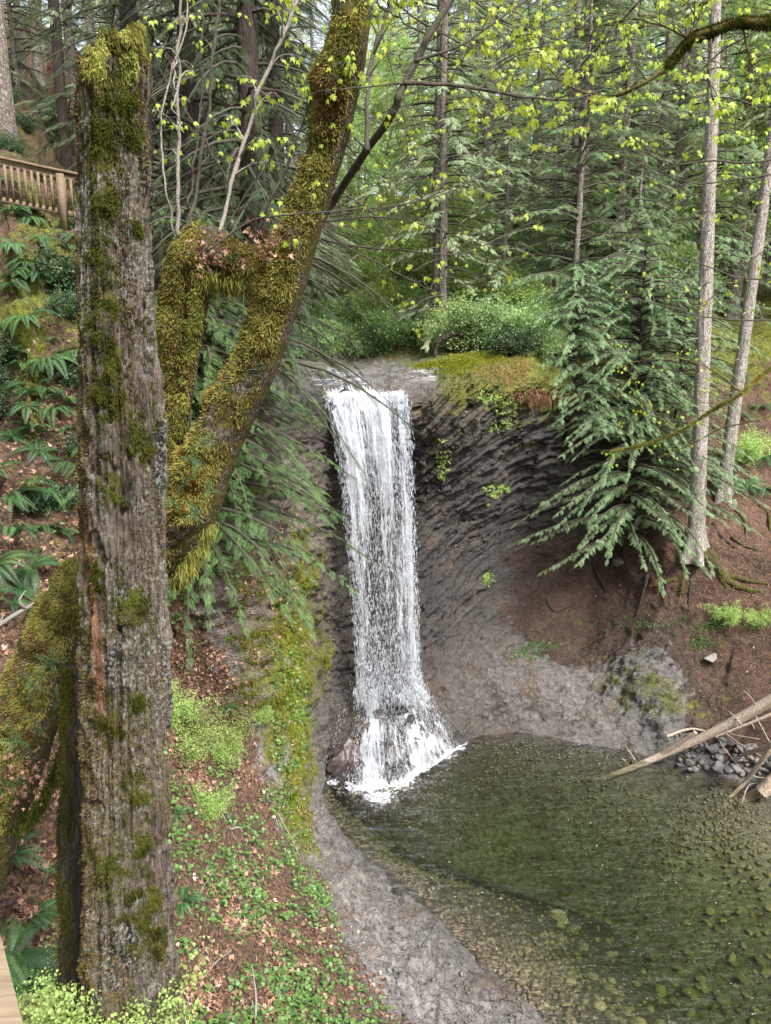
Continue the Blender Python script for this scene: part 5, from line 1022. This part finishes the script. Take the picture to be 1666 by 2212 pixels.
for q_, (u, v_, sc) in enumerate(FERNS):
    h_, n_ = hitpx(u, v_)
    if h_ is None or h_[1] > 45: continue
    o = link('sword_fern', fp[q_ % 3], None, h_, (frr.gauss(0, .15), frr.gauss(0, .15)+.25 if u < 400 else 0, frr.uniform(0, 6)), sc*.85)
    setprops(o, FL if u < 700 else 'sword fern on the slope beside the leaning pale trunk', 'fern', GFn if u < 700 else 'sword ferns right of the pale trunks')
# ------------------------------------------------------------------ scatter helpers on the terrain
ar = np.linalg.norm(np.cross(np.gradient(TVf.reshape(nci, nri, 3), axis=0), np.gradient(TVf.reshape(nci, nri, 3), axis=1)), axis=2).ravel()
def pick(n, w_, seed):
    r = np.random.RandomState(seed); p_ = w_*ar; i = r.choice(len(TVf), n, p=p_/p_.sum()); return TVf[i]+r.randn(n, 3)*.03*np.array([1, 1, 0]), TNf[i], r
inn = lambda c0, c1, r0, r1: ((CI > c0) & (CI < c1) & (RI > r0) & (RI < r1)).astype(float)
camd = np.linalg.norm(TVf-np.array([0, 0, H]), axis=1); near = 1/np.maximum(camd, 5)**1.6
def stuff(name, V, F, A, mat, label=None, cat=None):
    o = link(name, mesh(name, V, F, M[mat], {'rnd': A}, smooth=False)); return setprops(o, label, cat, None, 'stuff')
lw = at['litter']**1.5*(.2+np.clip(fbm(pf*1.3, 4, 99)+.4, 0, 2))*near
p, n, r = pick(56000, lw*np.clip(fbm(pf*2.3, 3, 88)*2+.5, .05, 2)*inn(.5, 7.5, 3.3, 9.5), 1)
a = maple_leaves(p+n*.015, norm(r.randn(len(p), 3)-n*(r.randn(len(p), 1)*.5)), norm(n+r.randn(len(p), 3)*.5), .05+.07*r.rand(len(p)), r.rand(len(p)), 4)
stuff('leaf_litter', *a, 'litter', 'brown fallen maple leaves carpeting the left bank', 'leaf litter')
p, n, r = pick(30000, .3+at['litter']*inn(11.6, 17, 3.9, 9.5)*np.maximum(at['litter'], .25), 2)
a = scatter(LEAF[0], LEAF[1], p+n*.02, frames(norm(r.randn(len(p), 3)), norm(n+r.randn(len(p), 3)*.5)), .03+.05*r.rand(len(p)), r.rand(len(p)))
stuff('forest_debris', *a, 'litter', 'small brown leaves and needles scattered over the right bank', 'leaf litter')
# low green herbs among the litter
hw = inn(1.5, 6.3, 3.9, 7.2)*near*np.clip(fbm(pf*.9, 3, 111)*1.2+fbm(pf*4, 3, 112)*1.6+.25, 0, 1)*(.7+.6*np.exp(-((RI-4.5)/.9)**2))
p, n, r = pick(2900, hw, 3); m = 6; q = np.repeat(p, m, 0)+r.randn(len(p)*m, 3)*[.06, .06, .02]+np.array([0, 0, 1])*(.02+.09*r.rand(len(p)*m, 1)); nn = np.repeat(n, m, 0)
CL = np.array([[0, 0, 0]]+[[math.cos(t)*(.5+.08*math.cos(3*t)), math.sin(t)*(.5+.08*math.cos(3*t)), .04] for t in np.linspace(0, 6.28, 9)[:-1]]); CF = np.array([[0, i, i % 8+1] for i in range(1, 9)])
a = scatter(CL, CF, q, frames(norm(r.randn(len(q), 3)*[1, 1, .3]), norm(nn*.4+r.randn(len(q), 3)*.35+[0, -.25, .8])), .022+.045*r.rand(len(q))**1.5, r.rand(len(q)))
st_ = MB(); st_.add(a[0], a[1], a[2]); e = scatter(*(np.array([[0, .05, 0], [0, -.05, 0], [1, 0, 0]]), np.array([[0, 1, 2]])), q, frames(norm(np.repeat(p, m, 0)-q-np.array([0, 0, .02])), np.array([0, -1, .1])), np.stack([np.full(len(q), .07), np.full(len(q), .03), np.full(len(q), .03)], 1), r.rand(len(q))*.3); st_.add(*e)
stuff('ground_herbs', np.vstack(st_.V), np.vstack(st_.F), np.concatenate(st_.A), 'herb', 'bright green round-leaved herbs growing through the litter', 'ground cover')
# moss fuzz on the rocks and rim
mw = np.clip(mossn, 0, 1)*inn(4, 8, 3.2, 8)*near
p, n, r = pick(60000, mw, 4); VV, FF, pp = mossfuzz(p, None, n, 60000, .03, .012, 5, np.ones(len(p))); stuff('cliff_moss', VV, FF, np.repeat(mossattr(pp, 3, 0, .85), 5), 'moss_ground', 'yellow-green moss on the rock of the left cliff', 'moss')
p, n, r = pick(24000, np.clip(mossn, 0, 1)*inn(.5, 7, 6.5, 9.8)*near, 14); VV, FF, pp = mossfuzz(p, None, n, 24000, .035, .014, 6, np.ones(len(p))); stuff('bank_moss', VV, FF, np.repeat(mossattr(pp, 7, 0, .85), 5), 'moss_ground', 'bright moss hummocks among ferns on the left slope', 'moss')
def tufts(name, regions, mat, label, cat, n=5000, L=.35, seed=1, hang=.3, wd=.012, kind='stuff'):
    r = np.random.RandomState(seed); P_, N_ = [], []
    for (u, v_, ru, rv) in regions:
        for _ in range(int(n/len(regions)/12)):
            h_, n_ = hitpx(u+r.randn()*ru, v_+r.randn()*rv)
            if h_ is not None:
                for _k in range(12): P_.append(h_+r.randn(3)*.05*[1, 1, .3]); N_.append(n_)
    P_ = np.array(P_); N_ = np.array(N_); m = len(P_); d = norm(N_*.5+np.array([0, -.3, .6-hang])+r.randn(m, 3)*.5); l = L*(.4+.8*r.rand(m)); e = P_+d*l[:, None]*.6; t2 = e+(d*.35+np.array([0, -.1, -hang-.35]))*l[:, None]*.7; sd = norm(np.cross(d, r.randn(m, 3)))*wd*.5
    VV = np.stack([P_-sd, P_+sd, e+sd*.8, e-sd*.8, t2], 1).reshape(-1, 3); k_ = np.arange(m)[:, None]*5; FF = np.concatenate([k_+[0, 1, 2], k_+[0, 2, 3], k_+[3, 2, 4]], 0)
    o = link(name, mesh(name, VV, FF, M[mat], {'rnd': np.repeat(np.clip(r.rand(m), 0, 1), 5)}, smooth=False)); return setprops(o, label, cat, None, kind)
tufts('dry_grass', [(1080, 808, 24, 10), (1110, 820, 20, 12), (1125, 785, 14, 12), (1060, 800, 16, 8)], 'straw', 'orange-brown dry grass hanging over the rim of the dark cliff', 'grass', 2200, .18, 11, .3, .016)
tufts('rim_moss', [(980, 795, 45, 8), (1010, 780, 40, 8), (1040, 775, 30, 6), (940, 790, 30, 4)], 'moss_ground', 'thick yellow-green moss on the rock above the dark cliff', 'moss', 14000, .07, 12, .2, .02)
tufts('cliff_plants', [(1060, 860, 25, 10), (1090, 880, 20, 8), (1060, 1060, 8, 12), (955, 1000, 6, 22), (1080, 920, 20, 8), (1120, 860, 20, 8), (1050, 1250, 6, 6), (1090, 1055, 8, 4)], 'young', 'tiny green plants clinging to ledges of the dark cliff', 'plants', 2200, .12, 13, .1, .03)
tufts('ledge_grass', [(1430, 1350, 60, 8), (1540, 1345, 20, 10), (1520, 1390, 16, 10), (1140, 1410, 20, 8), (1170, 1395, 20, 6)], 'herb', 'green moss and seedlings along the low rock ledge', 'plants', 3000, .07, 14, .1, .02)
tufts('rim_ferns_dead', [(1150, 850, 25, 6), (1180, 860, 20, 6)], 'needles', 'dead red-brown fern fronds hanging under the rim', 'plants', 700, .3, 15, .6, .02)
# small shrubs on the banks
sh1 = shrub('huckleberry_shrub', gpuv(420, 1640), 'bright small-leaved shrub on the left slope just right of the snag', 'young', None, h=.75, sp=.8, n=650, seed=65, leaf=(BLOB[0], BLOB[1]), ls=.10)
copy_tree(sh1, gpuv(560, 1560), 5, .5, 'tiny bright shrub rooted in the mossy rock wall')
for q_, (u, v_, sc, lb) in enumerate([(500, 1610, .9, 'bright small-leaved shrub at the foot of the mossy cliff'), (380, 1560, .8, 'bright small-leaved shrub beside the mid trunk of the snag'), (450, 1760, .6, 'small bright shrub low on the leaf-littered slope'), (480, 1650, .7, 'thin bright shrub in the middle of the left slope'), (1570, 1350, .8, 'small green shrub at the end of the mossy ledge'), (1640, 1355, .7, 'small green shrub on bare soil at the right edge'), (1620, 1000, 1.3, 'light green shrub between ferns beside the leaning trunk')]): copy_tree(sh1, gpuv(u, v_), q_, sc, lb)
q_ = P(215, 2195, 3.6); copy_tree(sh1, (q_[0], q_[1], q_[2]-.45), 2, .75, 'bright small-leaved shrub at the bottom left in front of the snag')
copy_tree(sh1, P(90, 2180, 4.3)-np.array([0, 0, .3]), 3, .6, 'small leafy shrub at the bottom left edge behind the wooden rail')
# ------------------------------------------------------------------ stones, logs, boulder
def stone_mesh(name, seed, flat=.6, mat='stone', sub=3, ang=.35):
    import bmesh
    bm = bmesh.new(); bmesh.ops.create_icosphere(bm, subdivisions=sub, radius=.5); V = np.array([q.co[:] for q in bm.verts]); F = np.array([[q.index for q in f.verts] for f in bm.faces]); bm.free()
    r = np.random.RandomState(seed)
    for _ in range(9 if mat == 'pebble' else 13):
        d = norm(r.randn(3)); k_ = .5*((.62 if mat == 'pebble' else .42)+.3*r.rand()); s_ = V@d; V = V-d*np.maximum(s_-k_, 0)[:, None]*(1-ang*.3)
    V = V*(1+.06*fbm(V*4+seed, 3, seed))[:, None]; V[:, 2] *= flat; return mesh(name, V, F, M[mat], {'rnd': np.full(len(V), r.rand())}, smooth=mat != 'stone')
SM = [stone_mesh('stone', 900+i, .55+.05*i) for i in range(6)]; PM = [stone_mesh('pebble', 950+i, .5, 'pebble') for i in range(6)]
r = random.Random(31)
def put(name, me, loc, sz, label, cat, group=None):
    o = link(name, me, None, loc, (r.gauss(0, .25), r.gauss(0, .25), r.uniform(0, 6.3)), (sz*r.uniform(.8, 1.3), sz*r.uniform(.7, 1.1), sz)); return setprops(o, label, cat, group)
for i in range(110):
    u = r.uniform(1465, 1700); v_ = 1625+(u-1465)*.12+r.gauss(0, 20); h_, n_ = hitpx(u, v_)
    if h_ is None: continue
    put('broken_stone', SM[i % 6], (h_[0], h_[1], max(h_[2], 0)+.03), r.uniform(.12, .42), 'angular grey stone in the rubble under the fallen logs', 'stone', 'rubble under the fallen logs')
for i in range(150):
    u = 1080+600*r.random()**.8; v_ = r.uniform(1960, 2240); w_ = W(u, v_); gz = ground(w_[0], w_[1])
    k_ = (gz-H)/(0-H); h_, n_ = hitpx(u, v_)
    if h_ is None or h_[2] > .05: continue
    put('river_pebble', PM[i % 6], (h_[0], h_[1], h_[2]+.02), r.uniform(.07, .22)*(1 if i % 9 else 1.5), 'rounded olive pebble under the clear shallow water', 'pebble', 'pebbles in the shallows')
for u, v_, sz, lb in [(1405, 2070, .34, 'large yellow pebble alone in the shallows'), (1490, 2150, .38, 'large pinkish stone in the shallows near the bottom'), (1205, 1985, .45, 'blue-grey stone under water by the left ledge'), (1240, 2010, .3, 'yellowish stone under water beside the blue-grey one')]:
    h_ = gpuv(u, v_); put('river_stone', PM[r.randint(0, 5)], (h_[0], h_[1], h_[2]+.04), sz, lb, 'stone')
bw = inn(1.5, 17, .3, 1.95)*near**2*(.15+np.clip(fbm(pf*.5, 3, 71)+.3, 0, 1))*np.exp(-np.maximum(-TVf[:, 2]-.9, 0)*3)
p, n, rr = pick(9000, bw, 21); v0 = np.array([x.co[:] for x in stone_mesh('tmp', 5, .55, 'pebble', 1).vertices]); f0 = np.array([list(x.vertices) for x in bpy.data.meshes['tmp'].polygons])
a = scatter(v0, f0, p+[0, 0, .01], frames(norm(rr.randn(len(p), 3)*[1, 1, .2]), np.array([0, 0, 1.])), .04+.10*rr.rand(len(p))**2, rr.rand(len(p))); stuff('pool_gravel', *a, 'pebble', 'gravel covering the bed of the pool', 'gravel')
for u, v_, sz, lb in [(1021, 2072, .16, 'small brown stone beside the puddle on the grey ledge'), (997, 2105, .10, 'tiny pale stone on the grey ledge'), (1075, 2060, .08, 'tiny dark stone at the water edge of the ledge'), (912, 1462, .28, 'small dark stone right of the foot of the falls'), (1090, 1517, .25, 'small stone on the wet apron'), (1540, 1423, .5, 'flat stone on the bare soil slope'), (1340, 1215, .5, 'mossy rock in the red soil below the cedar'), (1460, 1590, .2, 'small stone at the end of the wet apron')]:
    put('loose_stone', SM[r.randint(0, 5)], gpuv(u, v_, .02), sz, lb, 'stone')
bo = stone_mesh('boulder', 77, .9, 'boulder', 5, .2); V_ = np.array([x.co[:] for x in bo.vertices]); 
def disp_mesh(me, amp, seed):
    V_ = np.array([x.co[:] for x in me.vertices]); n_ = norm(V_); V_ = V_*(1+amp*(.6*fbm(np.stack([V_[:, 0]*3-V_[:, 2]*6, V_[:, 1]*2, V_[:, 2]*3], 1)+seed, 5, seed, .6)))[:, None]; me.vertices.foreach_set('co', V_.astype(np.float32).ravel()); me.update()
disp_mesh(bo, .28, 5); disp_mesh(bo, .1, 9)
c_ = W(748, 1672); setprops(link('boulder', bo, None, (c_[0], c_[1]+.1, .25), (.3, -.5, .6), (1.25, 1.1, 1.5)), 'dark reddish wet boulder at the left foot of the waterfall', 'boulder')
b2 = stone_mesh('boulder', 78, .8, 'boulder', 5, .2); disp_mesh(b2, .25, 15)
for u, v_, sz, lb in [(885, 1560, (.6, .5, .6), 'dark rock knob in the white water of the cascade'), (818, 1545, (.75, .6, .5), 'rounded rock under the left jet of the cascade'), (960, 1590, (.5, .4, .4), 'low rock at the right edge of the cascade')]:
    q_ = gpuv(u, v_); setprops(link('boulder', b2, None, q_+[0, .05, .02], (r.uniform(-.4, .4), .3, r.uniform(0, 6)), sz), lb, 'boulder')
def log(name, pl, r0, r1, mat, label, seed, knots=5):
    pts = [np.array(q_, float) for q_ in pl]; o_ = pts[0]; v, f, c, N, s_, th = tube([q_-o_ for q_ in pts], np.linspace(r0, r1, len(pts)), 20, 120)
    v = v+N*(np.linalg.norm(v-c, axis=1)*(.12*fbm(np.stack([np.cos(th)*3, np.sin(th)*3, s_*9+seed], 1), 4, seed)))[:, None]
    root = empty(name, o_, label, 'log'); link('stem', mesh('stem', v, f, M[mat]), root); rr = np.random.RandomState(seed)
    for _ in range(knots):
        i = rr.randint(400, 1900); d = norm(N[i]+rr.randn(3)*.3); l = .1+.5*rr.rand()**2; p = c[i]
        q_, g, *_ = tube([p, p+d*(r0*.8+l*.5), p+d*(r0+l)+rr.randn(3)*.05], [.018, .012, .004], 5, 6); link('stub', mesh('stub', q_, g, M[mat]), root)
    return root
log('fallen_log', [P(1900, 1395, 16.2), P(1720, 1482, 17.2), P(1560, 1572, 18.0), W(1405, 1643, .0), W(1330, 1672, -.35), W(1262, 1696, -.9)], .17, .04, 'log', 'long bleached fallen log reaching from the right edge down into the pool', 3, 7)
log('split_log', [P(1503, 1582, 18.1), W(1412, 1640, .02)], .05, .06, 'log', 'short pale split branch beside the tip of the long log', 4, 0)
log('thin_pole', [P(1800, 1480, 16.8), P(1666, 1543, 17.3), P(1600, 1570, 17.6), P(1545, 1592, 17.9)], .045, .02, 'log', 'thin pale pole lying just below the long log', 5, 3)
log('leaning_branch', [P(1760, 1500, 16.9), P(1666, 1617, 16.9), W(1600, 1700, 0), W(1528, 1768, -.6)], .085, .035, 'log', 'pale branch dipping into the pool at the right edge', 6, 2)
log('white_log_end', [P(1790, 1590, 17.4), P(1700, 1665, 17.1), W(1645, 1712, .1)], .20, .17, 'log', 'thick splintered white log end at the right edge of the pool', 7, 0)
log('sunken_log', [W(1640, 1715, -.15), W(1560, 1765, -.6), W(1500, 1800, -1.0)], .16, .12, 'log', 'brown sunken log lying under water at the right', 8, 0)
log('sunken_log', [W(1760, 1770, -.4), W(1640, 1800, -.6), W(1560, 1822, -.9)], .12, .06, 'log', 'dark sunken branch under water at the right edge', 9, 2)
for q_, (a_, b_, c_, lb) in enumerate([((1560, 1590), (1600, 1625), (1666, 1655), 'thin bent twig over the rubble'), ((1625, 1545), (1645, 1590), (1666, 1620), 'thin twig hanging from the long log'), ((1546, 1600), (1565, 1635), (1590, 1658), 'short twig leaning on the rubble'), ((1590, 1600), (1630, 1612), (1640, 1606), 'grey curved twig on the stones'), ((1600, 1750), (1615, 1715), (1640, 1700), 'small forked twig out of the water')]):
    log('twig', [gpuv(*a_, .15), gpuv(*b_, .22), gpuv(*c_, .12)], .018, .008, 'log', lb, 20+q_, 0)
# fallen stick leaning at the left edge and sticks on the slope
log('fallen_stick', [P(-60, 1390, 6.3), P(30, 1330, 6.4), P(115, 1280, 6.5), P(160, 1240, 6.5)], .022, .012, 'stick_pale', 'pale fallen stick at the left edge below the ferns', 31, 3)
log('fallen_stick', [gpuv(80, 597, .3), gpuv(125, 596, .35), gpuv(170, 592, .3)], .04, .025, 'bark_moss', 'short dead branch jutting from the left slope', 32, 2)
for q_, (a_, b_, lb) in enumerate([((425, 1950), (470, 1880), 'thin dry stick on the leaf litter'), ((500, 2060), (440, 2120), 'dry stick lower on the leaf litter'), ((600, 1760), (650, 1860), 'thin stick along the edge of the soil slope'), ((545, 2170), (555, 2230), 'pale snapped stick near the bottom'), ((460, 1730), (510, 1820), 'dry stick beside the small shrub')]):
    log('dry_stick', [gpuv(*a_, .05), gpuv((a_[0]+b_[0])/2, (a_[1]+b_[1])/2, .09), gpuv(*b_, .05)], .010, .005, 'stick_pale', lb, 40+q_, 1)
# red rotten stump
q_ = gpuv(120, 222); V_, F_, c_, N_, s_, t_ = tube([q_*0+[0, 0, -.3], [0, 0, .1], [0, 0, .8], [.05, 0, 1.3]], [.55, .42, .33, .22], 40, 40); V_ = V_+N_*(fbm(V_*np.array([4, 4, 1.5]), 4, 9)*.13)[:, None]; V_[:, 2] += fbm(V_*5, 2, 3)*.3*sst(V_[:, 2], .7, 1.3)
st_ = empty('rotten_stump', q_, 'rotten red stump on the upper left forest slope', 'stump'); link('stump_wood', mesh('stump_wood', V_, F_, M['red_wood']), st_)
# arched root wad on the mossy pad
q_ = gpuv(985, 765); V_, F_, c_, N_, s_, t_ = tube([[-.65, 0, -.1], [-.55, 0, .35], [-.1, 0, .62], [.4, .1, .5], [.8, .2, .3]], [.05, .07, .08, .07, .04], 12, 40); V_ = V_+N_*(fbm(V_*7, 3, 9)*.04)[:, None]
st_ = empty('arched_root', q_, 'brown arched root standing on the moss above the cliff', 'root'); link('root_arch', mesh('root_arch', V_, F_, M['bark_dark']), st_)
# ------------------------------------------------------------------ wooden fence on the left slope and the rail close by
def box(c, sx, sy, sz, ax=(1, 0, 0), bev=.004):
    x = norm(np.array(ax, float)); y = norm(np.cross([0, 0, 1], x)); z_ = np.cross(x, y); V = []
    import itertools
    for a, b_, c2 in itertools.product((-1, 1), repeat=3): V.append(np.array(c)+x*sx/2*a+y*sy/2*b_+z_*sz/2*c2)
    F = np.array([[0, 1, 3, 2], [4, 6, 7, 5], [0, 4, 5, 1], [2, 3, 7, 6], [0, 2, 6, 4], [1, 5, 7, 3]]); return np.array(V), tris(F)
A_ = P(-160, 306, 15.2); B_ = P(132, 370, 15.6); D_ = P(240, 392, 16.2)
fo = np.array([B_[0], B_[1], B_[2]-1.1]); fence = empty('wooden_fence', fo, 'brown wooden railing with balusters on the slope at the left edge', 'fence')
def fpart(name, items, mat='wood'):
    for c_, sx, sy, sz, ax in items:
        V_, F_ = box(c_-fo, sx, sy, sz, ax); b_ = mesh(name, V_, F_, M[mat], smooth=False); link(name, b_, fence)
for a, b_ in ((A_, B_), (B_, D_)):
    ax = b_-a; L = np.linalg.norm(ax); m = (a+b_)/2
    fpart('top_rail', [(m, L+.04, .16, .045, ax)]); fpart('upper_rail', [(m-[0, 0, .10], L, .045, .11, ax)]); fpart('lower_rail', [(m-[0, 0, .74], L, .045, .10, ax)])
    n_ = int(L/.115); fpart('baluster', [(a+ax*((i+.5)/n_)-[0, .035, .41], .042, .042, .60, (1, .02, 0)) for i in range(n_)])
fpart('post', [(B_-[0, .05, .58], .12, .12, 1.05, (1, 0, 0)), (A_-[0, .05, .58], .12, .12, 1.05, (1, 0, 0)), (D_-[0, 0, .62], .12, .12, 1.15, (1, 0, 0))])
e0 = W(0, 2015, 10.45); e1 = W(50, 2212, 10.45); ax = norm(e1-e0); sd = np.cross([0, 0, 1], ax); sd = sd if sd[0] < 0 else -sd
c_ = (e0+e1)/2+sd*.07-np.array([0, 0, .02])+ax*.3; V_, F_ = box(c_*0, 1.3, .14, .04, ax); pr = empty('platform_rail', c_, 'pale wooden rail cap at the bottom left corner close to the camera', 'railing')
link('rail_cap', mesh('rail_cap', V_, F_, M['wood_near'], smooth=False), pr); V_, F_ = box([0, 0, -.07], 1.3, .04, .09, ax); link('rail_board', mesh('rail_board', V_, F_, M['wood_near'], smooth=False), pr)
for q_, (u, v_, z_) in enumerate([(436, 960, .10), (415, 1000, .13), (485, 840, .11), (500, 560, .08), (560, 800, .10), (400, 1050, .12), (455, 1060, .10), (420, 1110, .12), (375, 1090, .10), (690, 270, .10), (755, 240, .10), (20, 1500, .16), (70, 1480, .16), (110, 1430, .14), (30, 1600, .16), (80, 1580, .16), (15, 1700, .18), (50, 1690, .16), (130, 1520, .14)]):
    d_ = ray(u, v_); k_ = 4.55 if u > 200 else 4.75; pm_ = fern_arrays(5, z_, 760+q_, 11).mesh('small_fern', M['fern'], smooth=False)
    link('small_fern', pm_, maple, P(u, v_, k_)-MO, (.9, 0, q_))
log('fallen_log', [P(1800, 1530, 15.6), P(1690, 1600, 16.3), gpuv(1600, 1640, .12)], .09, .05, 'log', 'bleached log resting on the rubble below the long log', 51, 3)
log('driftwood', [gpuv(1440, 1598, .1), gpuv(1490, 1585, .14), gpuv(1540, 1592, .12)], .04, .02, 'log', 'short driftwood stick on the wet apron above the rubble', 52, 1)
p, n, rr = pick(5200, inn(1.5, 6.2, 2.25, 4.3)*near+inn(8, 15, 2.2, 3.8)*near*.5, 27); a = scatter(v0, f0, p+[0, 0, .01], frames(norm(rr.randn(len(p), 3)*[1, 1, .2]), np.array([0, 0, 1.])), .02+.06*rr.rand(len(p))**3, rr.rand(len(p)))
stuff('ledge_grit', *a, 'stone', 'loose grit and stone chips on the grey ledges beside the pool', 'gravel')
# unseen cedar added above the platform to throw shade on the left bank
conifer('added_shade_cedar', gp(-3.4, 2.0, -.2), 'unseen cedar added beside the platform to shade the left bank', 'bark_dark', 'cedar_dark',
        h=27, r0=.3, base=.44, spread=4.6, nbr=150, seed=58, tmpl=FR_MID, fl=.9, per=22, rise=.1, droop=.35, hang=.4, bare=.15, prof=.5)
